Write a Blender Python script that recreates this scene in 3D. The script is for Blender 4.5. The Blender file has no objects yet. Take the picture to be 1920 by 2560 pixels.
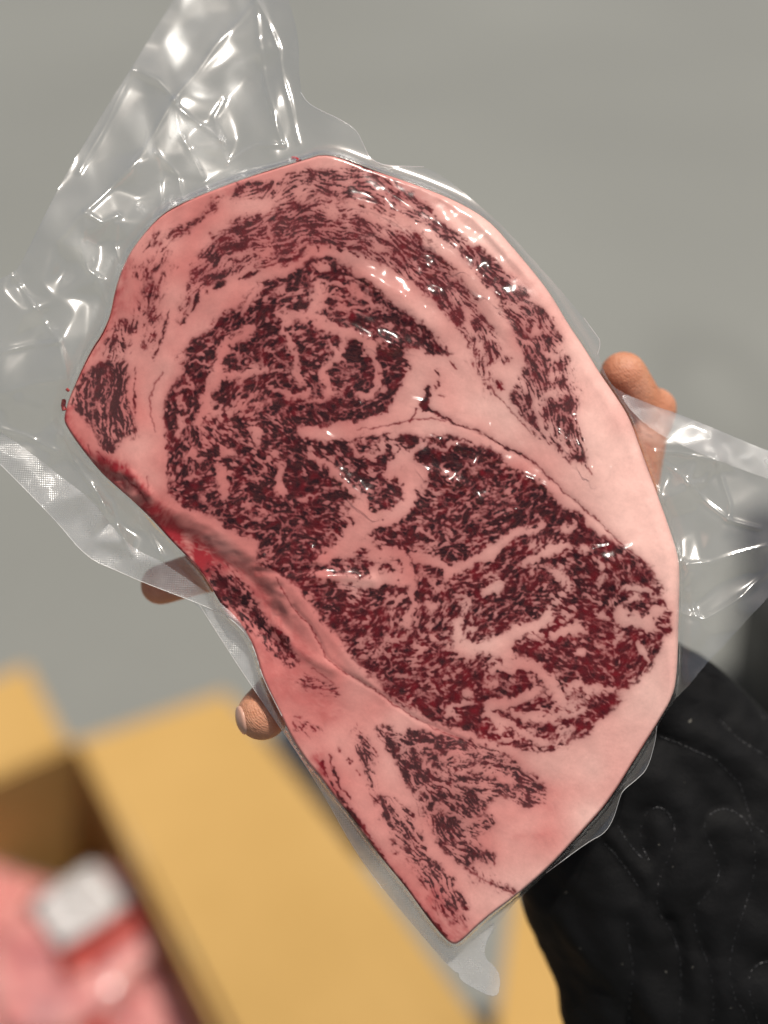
import bpy, bmesh, math, random
import numpy as np
from mathutils import Vector, Matrix, geometry, noise
from mathutils.bvhtree import BVHTree
from mathutils.kdtree import KDTree

sc = bpy.context.scene
COL = sc.collection
# ---------------------------------------------------------------- camera
PITCH = math.radians(38); CAM = Vector((0, 0, 1.32)); DIST = .412; FPX = 1280/math.tan(math.radians(25))
FW = Vector((0, math.cos(PITCH), -math.sin(PITCH))); UP = Vector((0, math.sin(PITCH), math.cos(PITCH))); RT = Vector((1, 0, 0))
cam = bpy.data.cameras.new('camera'); camo = bpy.data.objects.new('camera', cam); COL.objects.link(camo)
camo.location = CAM; camo.rotation_euler = (math.pi/2 - PITCH, 0, 0)
cam.sensor_fit = 'VERTICAL'; cam.angle = math.radians(50); cam.clip_start = .02; cam.clip_end = 300
cam.dof.use_dof = True; cam.dof.focus_distance = DIST + .007
cam.dof.aperture_fstop = (cam.lens/1000)/.0205
sc.camera = camo
# ---------------------------------------------------------------- daylight
SUN = (RT*.22 + UP*.77 - FW*.57).normalized()
ELEV = math.asin(SUN.z)
world = bpy.data.worlds.new('World'); sc.world = world; world.use_nodes = True
nt = world.node_tree; bg = nt.nodes['Background']
sky = nt.nodes.new('ShaderNodeTexSky'); sky.sky_type = 'NISHITA'; sky.sun_disc = False
sky.sun_elevation = ELEV; sky.sun_rotation = math.atan2(SUN.x, SUN.y); sky.air_density = .8; sky.dust_density = 6.0; sky.ozone_density = .6
nt.links.new(sky.outputs[0], bg.inputs[0]); bg.inputs[1].default_value = .07
sun = bpy.data.lights.new('sun', 'SUN'); sun.energy = 4.3; sun.angle = math.radians(.53); sun.color = (1, .95, .87)
suno = bpy.data.objects.new('sun', sun); COL.objects.link(suno); suno.rotation_euler = SUN.to_track_quat('Z', 'Y').to_euler(); suno.location = (1, -1, 4)
vs = sc.view_settings; vs.view_transform = 'Standard'; vs.look = 'None'; vs.exposure = 0.02; vs.gamma = 1; vs.use_curve_mapping = False
sc.cycles.transparent_max_bounces = 24; sc.cycles.max_bounces = 8

# ---------------------------------------------------------------- helpers
def at(px, py, z=0.):
    """photo pixel at z metres in front of the steak's plane -> world point"""
    return CAM + (FW + RT*((px-960)/FPX) + UP*((1280-py)/FPX))*(DIST - z)
def ground(px, py, h=0.):
    d = FW + RT*((px-960)/FPX) + UP*((1280-py)/FPX)
    return CAM + d*((h - CAM.z)/d.z)
HOLD = Matrix.Translation(CAM + FW*DIST) @ Matrix((RT, UP, -FW)).transposed().to_4x4()   # frame of the held steak: x right, y up, z to the viewer
def loc(px, py, z=0.):
    return Vector(((px-960)/FPX*(DIST-z), (1280-py)/FPX*(DIST-z), z))

def tag(o, label=None, cat=None, group=None, kind=None):
    if label: o['label'] = label
    if cat: o['category'] = cat
    if group: o['group'] = group
    if kind: o['kind'] = kind
    return o
def empty(name, mat=None):
    o = bpy.data.objects.new(name, None); COL.objects.link(o); o.empty_display_size = .02
    if mat is not None: o.matrix_world = mat
    return o
def link(name, me, mat=None, parent=None):
    o = bpy.data.objects.new(name, me); COL.objects.link(o)
    if mat is not None: me.materials.append(mat)
    if parent is not None: o.parent = parent
    return o
def mesh_np(name, V, Q, smooth=True, normals=None, colour=None):
    """fast mesh from numpy vertices and quads (or triangles)"""
    V = np.asarray(V, np.float32); Q = np.asarray(Q, np.int32); k = Q.shape[1]
    me = bpy.data.meshes.new(name); me.vertices.add(len(V)); me.vertices.foreach_set('co', V.ravel())
    me.loops.add(Q.size); me.loops.foreach_set('vertex_index', Q.ravel())
    me.polygons.add(len(Q)); me.polygons.foreach_set('loop_start', np.arange(0, Q.size, k, dtype=np.int32))
    me.polygons.foreach_set('loop_total', np.full(len(Q), k, np.int32))
    me.polygons.foreach_set('use_smooth', np.full(len(Q), smooth))
    if colour is not None:
        at_ = me.color_attributes.new('pigment', 'FLOAT_COLOR', 'POINT')
        at_.data.foreach_set('color', np.concatenate([colour, np.ones((len(colour), 1))], 1).astype(np.float32).ravel())
    me.update(calc_edges=True)
    if normals is not None: me.normals_split_custom_set_from_vertices(normals)
    return me
def mesh_bm(name, bm, smooth=True):
    me = bpy.data.meshes.new(name); bm.to_mesh(me); bm.free()
    me.polygons.foreach_set('use_smooth', [smooth]*len(me.polygons)); me.update()
    return me
def grid_part(mask, pos):
    """vertices and quads of the grid cells set in mask (ny-1, nx-1); pos (ny, nx, 3)"""
    ny, nx = pos.shape[:2]
    j, i = np.nonzero(mask); a = j*nx + i
    q = np.stack([a, a+nx, a+nx+1, a+1], 1)
    u, inv = np.unique(q, return_inverse=True)
    return u, inv.reshape(q.shape)

class Nodes:
    def __init__(s, name):
        s.m = bpy.data.materials.new(name); s.m.use_nodes = True; s.t = s.m.node_tree; s.t.nodes.clear()
        s.out = s.n('OutputMaterial')
    def n(s, kind, **kw):
        nd = s.t.nodes.new('ShaderNode' + kind)
        for k, v in kw.items():
            if k.startswith('_'): setattr(nd, k[1:], v)
            else: s.set(nd, k.replace('_', ' '), v)
        return nd
    def set(s, nd, k, v):
        i = nd.inputs[int(k[1:])] if k[0] == '#' else nd.inputs[k]
        if hasattr(v, 'links') or isinstance(v, bpy.types.NodeSocket): s.t.links.new(v, i)
        else: i.default_value = v
    def math(s, op, a, b=0., c=0.):
        nd = s.n('Math', _operation=op)
        for k, v in enumerate((a, b, c)): s.set(nd, '#%d' % k, v)
        return nd.outputs[0]
    def ramp(s, fac, stops):
        r = s.n('ValToRGB'); s.set(r, 'Fac', fac); e = r.color_ramp.elements
        while len(e) < len(stops): e.new(.5)
        for el, (p, c) in zip(e, stops): el.position = p; el.color = (*c, 1) if len(c) == 3 else c
        return r.outputs[0]
    def noise(s, scale, detail=3, rough=.5, vec=None, w='Fac', dist=0.):
        nd = s.n('TexNoise', Scale=scale, Detail=detail, Roughness=rough, Distortion=dist)
        if vec is not None: s.set(nd, 'Vector', vec)
        return nd.outputs[w]
    def obj(s): return s.n('TexCoord').outputs['Object']
    def mix(s, f, a, b, mode='MIX'):
        nd = s.n('MixRGB', _blend_type=mode)
        s.set(nd, '#0', f); s.set(nd, '#1', a if not isinstance(a, tuple) else (*a, 1)); s.set(nd, '#2', b if not isinstance(b, tuple) else (*b, 1))
        return nd.outputs[0]
    def bump(s, h, strength=.3, dist=.001, normal=None):
        b = s.n('Bump', Strength=strength, Distance=dist, Height=h)
        if normal is not None: s.set(b, 'Normal', normal)
        return b.outputs[0]
    def principled(s, **kw):
        p = s.n('BsdfPrincipled')
        for k, v in kw.items():
            if isinstance(v, tuple) and len(v) == 3 and k != 'Subsurface_Radius': v = (*v, 1)
            s.set(p, k.replace('_', ' '), v)
        s.t.links.new(p.outputs[0], s.out.inputs[0]); return s.m
    def surface(s, sh): s.t.links.new(sh, s.out.inputs[0]); return s.m
# ---------------------------------------------------------------- floor
def concrete():
    N = Nodes('grey_concrete'); o = N.obj()
    c = N.ramp(N.noise(.5, 2, .5, o), [(.3, (.156,.160,.146)), (.7, (.190,.195,.177))])
    c = N.mix(.5, c, N.ramp(N.noise(14, 5, .6, o), [(.3, (.93,)*3), (.7, (1.04,)*3)]), 'MULTIPLY')
    sp = N.n('SeparateXYZ', Vector=o); g_ = ground(1800, 985)
    rr = N.math('SQRT', N.math('ADD', N.math('POWER', N.math('SUBTRACT', sp.outputs[0], g_.x), 2), N.math('POWER', N.math('MULTIPLY', N.math('SUBTRACT', sp.outputs[1], g_.y), .5), 2)))
    rr = N.math('ADD', rr, N.math('MULTIPLY', N.noise(6, 3, .6, o), .10))
    stain = N.ramp(rr, [(.10, (.97,)*3), (.145, (.84,)*3), (.19, (.90,)*3), (.26, (1.,)*3)])
    c = N.mix(1., c, stain, 'MULTIPLY')
    return N.principled(Base_Color=c, Roughness=.75, Normal=N.bump(N.noise(60, 5, .65, o), .25, .004))
bm = bmesh.new(); bmesh.ops.create_grid(bm, x_segments=4, y_segments=4, size=90)
fl = link('floor', mesh_bm('floor', bm), concrete()); tag(fl, kind='structure')

# ---------------------------------------------------------------- cardboard box
def board():
    N = Nodes('cardboard'); o = N.obj()
    c = N.ramp(N.noise(5, 4, .6, o), [(.3, (.40,.245,.078)), (.7, (.45,.28,.095))])
    wv = N.n('TexWave', Vector=o, Scale=60, Distortion=.3)
    return N.principled(Base_Color=c, Roughness=.8, Normal=N.bump(N.math('ADD', wv.outputs['Fac'], N.noise(80, 3, .6, o)), .12, .001), Specular_IOR_Level=.2)
BOARD = board()
RIM = .34
def slab(name, a, u, v, n, lu, lv, th, parent, mat=BOARD, twist=0.):
    """sheet with corner a spanning lu along u and lv along v, thickness th along n; slightly warped"""
    bm = bmesh.new(); A, B = 14, 6; top = []; bot = []
    for i in range(A):
        for j in range(B):
            s, t = i/(A-1), j/(B-1)
            q_ = twist*s; vv, nn = v*math.cos(q_) + n*math.sin(q_), n*math.cos(q_) - v*math.sin(q_)
            p = a + u*(lu*s) + vv*(lv*t) + nn*(.004*math.sin(3*s+2*t)*t)
            top.append(bm.verts.new(p)); bot.append(bm.verts.new(p - nn*th))
    for L, fl_ in ((top, 0), (bot, 1)):
        for i in range(A-1):
            for j in range(B-1):
                f = (L[i*B+j], L[(i+1)*B+j], L[(i+1)*B+j+1], L[i*B+j+1]); bm.faces.new(f[::-1] if fl_ else f)
    ringi = [i*B for i in range(A)] + [(A-1)*B+j for j in range(1, B)] + [i*B+B-1 for i in range(A-2, -1, -1)] + [j for j in range(B-2, 0, -1)]
    for a_, b_ in zip(ringi, ringi[1:]+ringi[:1]): bm.faces.new((top[a_], bot[a_], bot[b_], top[b_]))
    bmesh.ops.recalc_face_normals(bm, faces=bm.faces[:])
    return link(name, mesh_bm(name, bm, False), mat, parent)
Cc = ground(195, 1852, RIM); Uv = ground(565, 2560, RIM) - Cc; Uv.z = 0; Uv.normalize()       # along the long rim, towards the viewer
Wv = Vector((Uv.y, -Uv.x, 0)); Wv = -Wv if Wv.x > 0 else Wv                                 # along the back rim, away to the other side
Zv = Vector((0, 0, 1))
BLEN, BWID, TH = .58, .42, .006
def open_box(C, name, label, floor_z=.004, flaps=(1,1,1,1), H=RIM, widths=(.18,.15,.15,.15), droop=(8,4,14,10)):
    box = empty(name, Matrix.Translation(Vector((C.x, C.y, 0)))); tag(box, label, 'box')
    q = Vector((0, 0, 0)); zf_ = Zv*floor_z
    h = H - floor_z
    slab('bottom', zf_ + Zv*.006, Uv, Wv, Zv, BLEN, BWID, TH, box)
    slab('side_wall', zf_, Uv, Zv, -Wv, BLEN, h, TH, box); slab('side_wall', zf_ + Wv*BWID, Uv, Zv, Wv, BLEN, h, TH, box)
    slab('end_wall', zf_ + Wv*.001, Wv, Zv, -Uv, BWID-.002, h-.001, TH, box); slab('end_wall', zf_ + Uv*BLEN + Wv*.001, Wv, Zv, Uv, BWID-.002, h-.001, TH, box)
    top = Zv*(H+.002)
    def flap(a_, u, out, l, w, dr, tw=0.):
        o_ = out*math.cos(math.radians(dr)) - Zv*math.sin(math.radians(dr)); nn = out*math.sin(math.radians(dr)) + Zv*math.cos(math.radians(dr))
        slab('flap', a_ + out*.003, u, o_, nn, l, w, TH*.8, box, twist=math.radians(tw))
    if flaps[0]: flap(top + Uv*.004, Uv, -Wv, BLEN-.01, widths[0], droop[0], 34)
    if flaps[1]: flap(top + Wv*.012, Wv, -Uv, BWID-.03, widths[1], droop[1])
    if flaps[2]: flap(top + Wv*BWID + Uv*.004, Uv, Wv, BLEN-.01, widths[2], droop[2])
    if flaps[3]: flap(top + Uv*BLEN + Wv*.012, Wv, Uv, BWID-.03, widths[3], droop[3])
    return box
open_box(Cc, 'cardboard_box', 'open cardboard box of packed meat standing on the grey floor')


# a closed carton beside it
def carton(px, py, H, lu, lw):
    c = ground(px, py, H); box = empty('carton', Matrix.Translation(Vector((c.x, c.y, 0)))); tag(box, 'closed cardboard carton standing on the floor between the open box and the sleeve', 'box')
    u = (ground(1235, 2700, H) - c); u.z = 0; u.normalize(); w = Vector((-u.y, u.x, 0)); w = -w if w.x < 0 else w
    b = Zv*.004; h = H - .010
    slab('side_wall', b, u, Zv, -w, lu, h, TH, box); slab('side_wall', b + w*lw, u, Zv, w, lu, h, TH, box)
    slab('end_wall', b + w*.002, w, Zv, -u, lw-.004, h-.001, TH, box); slab('end_wall', b + u*lu + w*.002, w, Zv, u, lw-.004, h-.001, TH, box)
    slab('bottom', b + Zv*.007, u, w, Zv, lu, lw, TH, box)
    slab('top_flap', Zv*H - w*.004, u, w, Zv, lu, lw/2 + .003, TH*.7, box); slab('top_flap', Zv*H + w*(lw/2+.001), u, w, Zv, lu, lw/2 + .003, TH*.7, box)
carton(1300, 2165, .30, .42, .34)
# dark waste bin at the edge of the view
def bin_():
    g_ = ground(2010, 1840); e = empty('waste_bin', Matrix.Translation(g_)); tag(e, 'dark grey waste bin standing on the floor behind the black sleeve', 'bin')
    N = Nodes('dark_plastic'); m = N.principled(Base_Color=(.018,.018,.017), Roughness=.5, Normal=N.bump(N.noise(40, 3, .5, N.obj()), .2, .002))
    def loft(name, prof, parent):
        bm = bmesh.new(); prev = None; n = 32
        for r, z in prof:
            ring = []
            for k in range(n):
                t = 2*math.pi*k/n; q = (abs(math.cos(t))**5 + abs(math.sin(t))**5)**(-1/5); ring.append(bm.verts.new((r*q*math.cos(t), r*q*math.sin(t), z)))
            if prev:
                for k in range(n): bm.faces.new((prev[k], prev[(k+1) % n], ring[(k+1) % n], ring[k]))
            else: bm.faces.new(ring[::-1])
            prev = ring
        bmesh.ops.recalc_face_normals(bm, faces=bm.faces[:])
        return link(name, mesh_bm(name, bm), m, parent)
    loft('body', [(.105,.004),(.112,.02),(.140,.33),(.140,.335),(.134,.33),(.106,.03),(.02,.025)], e); loft('rim', [(.141,.315),(.150,.318),(.152,.332),(.146,.342),(.136,.340),(.136,.330)], e)
bin_()
# dark navy crumpled lump between the box and the hand
def lump():
    g_ = ground(850, 1995); N = Nodes('navy_lump'); m = N.principled(Base_Color=(.010,.016,.026), Roughness=.55, Normal=N.bump(N.noise(30, 4, .6, N.obj()), .4, .01))
    bm = bmesh.new(); bmesh.ops.create_icosphere(bm, subdivisions=5, radius=1)
    for v in bm.verts:
        p = v.co.copy(); k = 1 + .22*noise.noise(p*1.7) + .10*noise.noise(p*4.1) + .05*abs(noise.noise(p*9.))
        v.co = Vector((p.x*.13*k, p.y*.10*k, max(-.0, (p.z*.5+.42))*.10*k))
    o = link('lump', mesh_bm('lump', bm), m); o.matrix_world = Matrix.Translation(Vector((g_.x, g_.y, .003))); tag(o, 'dark navy crumpled lump lying on the floor beside the cardboard flap', 'lump')
lump()
# ---------------------------------------------------------------- steak plan: traced outline, muscles, fat seams (photo pixels)
G = 1.7                                    # grid pitch, 0.25 mm
GX0, GX1, GY0, GY1 = 130, 1730, 356, 2396
gx = GX0 + G*np.arange(960); gy = GY0 + G*np.arange(1200)
GX, GY = np.meshgrid(gx, gy)
NY, NX = GX.shape
rng = np.random.default_rng(7)

OUTLINE = [(820,381),(934,426),(1029,458),(1141,502),(1222,550),(1276,611),(1337,683),(1382,743),(1418,807),(1458,864),(1501,935),(1531,978),(1565,1029),(1583,1068),(1601,1119),(1631,1201),(1658,1276),(1680,1340),(1697,1396),(1699,1451),(1696,1571),(1693,1677),(1683,1740),(1642,1809),(1588,1894),(1521,2003),(1455,2077),(1378,2162),(1298,2233),(1208,2299),(1150,2357),(1130,2361),(1107,2341),(1072,2299),(1014,2217),(955,2147),(917,2097),(878,2042),(839,1995),(800,1941),(764,1900),(725,1837),(697,1777),(659,1701),(637,1621),(612,1574),(570,1540),(545,1498),(511,1439),(477,1401),(427,1351),(384,1302),(330,1250),(286,1212),(250,1179),(203,1121),(166,1067),(159,1045),(174,994),(188,962),(203,926),(232,868),(253,839),(276,790),(285,740),(296,700),(308,667),(329,625),(371,571),(410,532),(461,505),(552,468),(660,429),(753,402)]

def gauss_noise(sigma, seed, sy=None):
    r = np.random.default_rng(seed)
    w = r.standard_normal((NY, NX)).astype(np.float32)
    fy = np.fft.fftfreq(NY)[:, None]; fx = np.fft.rfftfreq(NX)[None, :]
    sx = sigma / G; sy = (sy or sigma) / G
    n = np.fft.irfft2(np.fft.rfft2(w) * np.exp(-2*np.pi**2*((fx*sx)**2 + (fy*sy)**2)), s=(NY, NX))
    return ((n - n.mean()) / n.std()).astype(np.float32)

def blur(a, sigma):
    fy = np.fft.fftfreq(a.shape[0])[:, None]; fx = np.fft.rfftfreq(a.shape[1])[None, :]
    s = sigma / G
    return np.fft.irfft2(np.fft.rfft2(a) * np.exp(-2*np.pi**2*s*s*(fx**2 + fy**2)), s=a.shape).astype(np.float32)

def seg_dist(X, Y, pts, w=None, closed=False):
    """distance to a polyline minus its half width (w: one width or one per point)"""
    best = np.full(X.shape, 1e9, np.float32)
    P = list(pts) + ([pts[0]] if closed else [])
    if len(P) == 1: P = P * 2
    ws = [0]*len(P) if w is None else (list(w) if np.ndim(w) else [w]*len(P))
    for (x0, y0), (x1, y1), w0, w1 in zip(P[:-1], P[1:], ws[:-1], ws[1:]):
        dx, dy = x1-x0, y1-y0
        t = np.clip(((X-x0)*dx + (Y-y0)*dy) / (dx*dx + dy*dy + 1e-9), 0, 1)
        d = np.hypot(X-x0-t*dx, Y-y0-t*dy) - .5*(w0 + (w1-w0)*t)
        np.minimum(best, d, out=best)
    return best

def inside(X, Y, poly):
    c = np.zeros(X.shape, bool); n = len(poly)
    for i in range(n):
        x0, y0 = poly[i]; x1, y1 = poly[(i+1) % n]
        if y0 == y1: continue
        c ^= ((y0 > Y) != (y1 > Y)) & (X < (x1-x0)*(Y-y0)/(y1-y0) + x0)
    return c

def sdf(X, Y, poly):
    """positive inside"""
    d = seg_dist(X, Y, poly, closed=True)
    return np.where(inside(X, Y, poly), d, -d)

def window(pts, pad, X0=GX0, Y0=GY0, g=G, nx=NX, ny=NY):
    a = np.array(pts, float)
    i0 = max(0, int((a[:,0].min()-pad-X0)/g)); i1 = min(nx, int((a[:,0].max()+pad-X0)/g)+2)
    j0 = max(0, int((a[:,1].min()-pad-Y0)/g)); j1 = min(ny, int((a[:,1].max()+pad-Y0)/g)+2)
    return slice(j0, j1), slice(i0, i1)

def smooth_poly(P, it=2):
    P = np.array(P, float)
    for _ in range(it):
        Q = np.roll(P, -1, 0); P = np.stack([.75*P+.25*Q, .25*P+.75*Q], 1).reshape(-1, 2)
    return [tuple(p) for p in P]
OUT_S = smooth_poly(OUTLINE, 2)

# muscles ---------------------------------------------------------
CAP_OUTER = [(590,462),(640,452),(696,444),(760,428),(831,417),(880,420),(937,432),(1012,475),(1035,490),(1087,541),(1171,602),(1261,677),(1307,713),(1337,749),(1382,801),(1412,882),(1439,942),(1449,990),(1441,1047),(1450,1100),(1477,1185),(1440,1146),(1423,1161),(1387,1116),(1345,1092),(1315,1047),(1275,999),(1287,959),(1318,920),(1300,870),(1276,822),(1264,790),(1250,748),(1210,716),(1180,680),(1130,640),(1060,594),(1000,556),(940,520),(880,498),(800,500),(700,500),(640,492),(575,495)]
CAP_INNER = [(478,680),(500,640),(540,590),(585,555),(600,540),(617,527),(675,540),(700,520),(760,500),(820,495),(900,520),(960,555),(1020,580),(1070,610),(1130,670),(1171,720),(1201,770),(1235,830),(1262,870),(1280,900),(1240,905),(1215,930),(1190,890),(1171,850),(1110,780),(1050,720),(1000,680),(930,650),(880,625),(830,612),(780,605),(740,622),(690,646),(640,664),(590,684),(540,708),(490,735),(462,745),(468,705)]
EYE = [(780,640),(825,640),(861,661),(898,692),(937,722),(982,761),(1031,793),(1092,841),(1134,887),(1079,890),(1031,865),(1010,871),(1022,911),(1007,941),(1004,971),(989,992),(968,1025),(905,1046),(820,1061),(742,1064),(738,1080),(745,1094),(820,1098),(893,1095),(941,1088),(1022,1085),(1064,1088),(1137,1088),(1180,1108),(1215,1125),(1245,1137),(1263,1158),(1299,1179),(1333,1188),(1369,1231),(1396,1261),(1453,1282),(1476,1324),(1506,1342),(1539,1357),(1576,1384),(1612,1411),(1642,1439),(1657,1466),(1663,1499),(1672,1526),(1681,1559),(1675,1583),(1660,1595),(1648,1625),(1615,1677),(1585,1707),(1539,1734),(1556,1750),(1502,1798),(1466,1831),(1411,1868),(1351,1877),(1306,1874),(1261,1865),(1194,1840),(1140,1819),(1080,1798),(1057,1783),(1011,1762),(966,1734),(927,1695),(891,1656),(855,1611),(816,1557),(779,1511),(740,1462),(690,1432),(660,1417),(642,1405),(642,1381),(654,1351),(609,1345),(567,1318),(531,1288),(464,1267),(430,1250),(419,1230),(416,1167),(422,1116),(419,1061),(407,1025),(416,992),(437,962),(455,929),(467,905),(461,880),(467,859),(510,832),(540,799),(603,762),(640,715),(680,690),(720,680),(760,665)]
TAIL = [(940,1816),(967,1816),(1003,1828),(1039,1825),(1081,1831),(1127,1843),(1189,1859),(1247,1879),(1313,1922),(1344,1949),(1360,1980),(1356,2007),(1321,2023),(1290,2007),(1259,1984),(1224,1999),(1212,2023),(1235,2050),(1220,2077),(1181,2089),(1212,2120),(1239,2147),(1232,2167),(1200,2150),(1165,2174),(1134,2151),(1103,2112),(1072,2073),(1041,2011),(1022,1972),(1006,1941),(994,1902),(967,1867),(944,1828)]
STRIP_A = [(895,1834),(922,1852),(943,1931),(949,1967),(925,1958),(907,1916),(884,1864)]
STRIP_B = [(952,1991),(991,2003),(1021,2030),(1051,2081),(1057,2106),(1069,2133),(1109,2178),(1142,2226),(1172,2262),(1142,2274),(1106,2256),(1066,2208),(1036,2157),(1009,2127),(976,2096),(961,2051),(946,2021)]
EDGE_A = [(262,852),(290,815),(315,795),(347,803),(336,835),(322,880),(300,896),(262,890)]
EDGE_B = [(210,940),(236,912),(253,907),(282,897),(315,897),(318,944),(311,991),(329,1034),(331,1078),(300,1106),(286,1128),(264,1132),(246,1088),(203,1045),(177,1009),(188,973)]
RIB = [(515,1418),(561,1405),(596,1436),(619,1468),(640,1503),(656,1538),(682,1562),(716,1602),(742,1658),(710,1660),(672,1622),(627,1580),(585,1534),(543,1500),(518,1450)]

# region: polygon, lean share, weight of coarse grain, noise set, edge raggedness, tint (0 dark brown .. 1 red)
REGIONS = [
 (CAP_OUTER, .50, .30, 'f', 1.0, .22), (CAP_INNER, .48, .26, 'f', 1.0, .50),
 (EYE, .80, .26, 'm', 1.0, .30), (TAIL, .64, .25, 'f', 1.0, .10), (STRIP_A, .52, .15, 'f', 1.4, .06),
 (STRIP_B, .52, .15, 'f', 1.3, .10), (EDGE_A, .40, .2, 'f', 1.4, .35), (EDGE_B, .72, .25, 'v', 1.0, .0), (RIB, .72, .5, 'm', 1.2, .15),
]
# local density changes: centre, radius, change of the lean share
DENS = [(1085,530,70,.12),(1180,610,60,.18),(1300,720,50,.2),(930,520,60,-.1),(860,560,60,.1),(720,560,60,.22),(600,590,45,.2),(540,650,40,.15),(515,690,25,.3),(1060,650,80,.12),(1200,860,70,.0),(1130,740,70,.1),(1370,960,60,-.02),(1400,1100,50,-.08),
 (1310,1010,60,-.05),(700,470,60,-.1),(830,450,60,-.05),(1240,690,40,.12),(700,760,100,.05),(640,850,60,-.05),(600,1000,80,-.03),(880,940,70,.12),(460,960,60,.1),(520,1180,100,-.08),(700,1250,80,.06),(980,1200,70,.1),(1150,1180,90,.12),
 (850,1520,80,.05),(1050,1520,100,-.12),(1150,1620,80,-.08),(1500,1500,100,.06),(1600,1480,60,.1),(1330,1580,60,-.05),(1060,1850,60,.15),(1020,1920,40,.15),(1240,1930,70,-.06),(1170,2050,60,-.08),(230,1010,35,.25),(1100,2000,50,.05)]
# flow direction samples x, y, angle in degrees (image sense, y down)
FLOW = [(600,480,-12),(830,430,2),(1000,490,28),(1150,600,38),(1280,700,42),(1370,820,58),(1430,950,68),(1400,1080,58),(1330,1000,60),
 (520,660,-48),(600,580,-25),(720,550,-12),(860,560,6),(980,600,22),(1090,660,38),(1170,760,48),(1230,880,62),
 (780,690,-50),(900,740,18),(1000,810,25),(650,760,-35),(560,850,-40),(700,860,-30),(830,900,-20),(460,950,-65),(600,980,-35),(760,1000,10),(920,1000,-25),
 (450,1130,-80),(560,1100,30),(700,1130,30),(850,1180,28),(620,1240,-10),(500,1230,-20),(740,1300,15),(960,1200,20),(1100,1180,10),(1200,1250,-30),(1100,1350,-15),(900,1290,20),
 (700,1410,10),(850,1420,12),(820,1520,-22),(900,1580,-18),(1000,1500,-35),(1080,1480,-42),(980,1680,-20),(1080,1600,-30),(1180,1540,-38),(1250,1450,-25),(1350,1400,-40),(1450,1400,30),(1560,1420,40),(1600,1520,10),(1480,1560,10),(1400,1640,20),(1500,1680,30),(1580,1650,-50),
 (1200,1700,-20),(1300,1680,15),(1350,1760,-8),(1250,1800,30),(1450,1740,15),(1420,1820,-15),(1130,1790,25),
 (960,1840,30),(1050,1840,8),(1020,1900,80),(1130,1880,-10),(1230,1900,20),(1320,1980,55),(1050,1960,65),(1130,1960,35),(1150,2050,50),(1180,2130,55),
 (915,1900,70),(970,2030,45),(1010,2080,62),(1060,2150,60),(1120,2230,60),(300,840,-60),(260,1000,85),(290,1080,80),(590,1480,50),(680,1600,52),(380,740,-78)]

def T(o, pts, s=.3014):
    """tile pixels -> photo pixels"""
    return [(o[0]+x*s, o[1]+y*s) for x, y in pts]
a, b, c5, d8, e9, f10, g11 = (380,760), (560,360), (760,760), (800,1160), (1220,1300), (1080,1500), (680,1400)
FAT_AND_GLINT = []            # (points, width px); fat seams and one painted reflection streak
def F(o, w, *pts): FAT_AND_GLINT.append((T(o, pts), w*.3014))
F(a,70,(800,200),(690,310),(590,370)); F(a,80,(590,370),(540,470),(520,600)); F(a,56,(520,600),(640,600),(800,570),(930,550)); F(a,105,(520,600),(480,740),(420,900)); F(a,80,(420,900),(380,980)); F(a,46,(420,920),(600,950))
F(a,52,(1060,110),(1130,280),(1160,420),(1210,560),(1250,640)); F(a,62,(1130,90),(1400,130),(1560,230)); F(a,55,(1560,230),(1600,330),(1570,420),(1450,500),(1400,580),(1440,700),(1470,750))
F(a,56,(1020,700),(1150,760),(1310,740)); F(a,40,(1300,800),(1450,790)); F(a,46,(640,880),(780,850)); F(a,80,(870,1050),(880,1150)); F(a,60,(620,1230),(690,1270)); F(a,80,(555,1380),(580,1500),(600,1590)); F(a,66,(1070,1350),(1080,1480),(1060,1570)); F(a,56,(860,1455),(890,1465)); F(a,42,(1280,1250),(1400,1300))
F(a,50,(270,1290),(340,1230)); F(a,46,(245,950),(210,1090)); F(a,46,(220,710),(340,680)); F(a,40,(210,800),(240,850)); F(a,40,(440,480),(340,490)); F(a,40,(300,1440),(380,1410)); F(a,46,(300,1270),(420,1300))
F(b,66,(770,1180),(800,1300),(780,1340)); F(b,46,(790,1160),(900,1160),(1000,1190),(1120,1230),(1190,1270)); F(b,80,(790,1000),(840,1010)); F(b,58,(840,1370),(650,1410),(500,1460)); F(b,34,(880,1390),(1000,1370),(1150,1345),(1300,1360)); F(b,56,(300,1200),(230,1280),(160,1380)); F(b,56,(430,1220),(480,1200)); F(b,50,(1350,1490),(1390,1510)); F(b,20,(870,1290),(1000,1285),(1110,1300)); F(b,26,(940,990),(950,1010)); F(b,36,(1060,1160),(1180,1240)); F(b,36,(130,1160),(560,1060))
F(c5,100,(150,170),(350,230),(500,300),(560,380)); F(c5,54,(560,380),(590,480),(590,620),(650,720),(560,750),(430,770)); F(c5,44,(210,350),(310,420),(240,480),(150,560),(170,650),(220,750)); F(c5,12,(180,640),(270,615)); F(c5,60,(620,520),(640,560)); F(c5,60,(0,90),(150,130))
F(c5,105,(880,1260),(790,1310),(720,1400)); F(c5,120,(780,1400),(950,1480),(1000,1420),(880,1340)); F(c5,66,(1000,1130),(900,1240)); F(c5,42,(650,1150),(660,1240),(560,1270),(430,1230),(390,1160)); F(c5,40,(1280,1150),(1160,1180),(1060,1180)); F(c5,50,(1175,1350),(1190,1440)); F(c5,52,(150,1290),(280,1430),(420,1560),(520,1650)); F(c5,24,(1250,1560),(1110,1560),(900,1520)); F(c5,26,(1250,1400),(1320,1330),(1400,1400))  # the long diagonal stroke is a bright reflection streak painted in as fat
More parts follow.
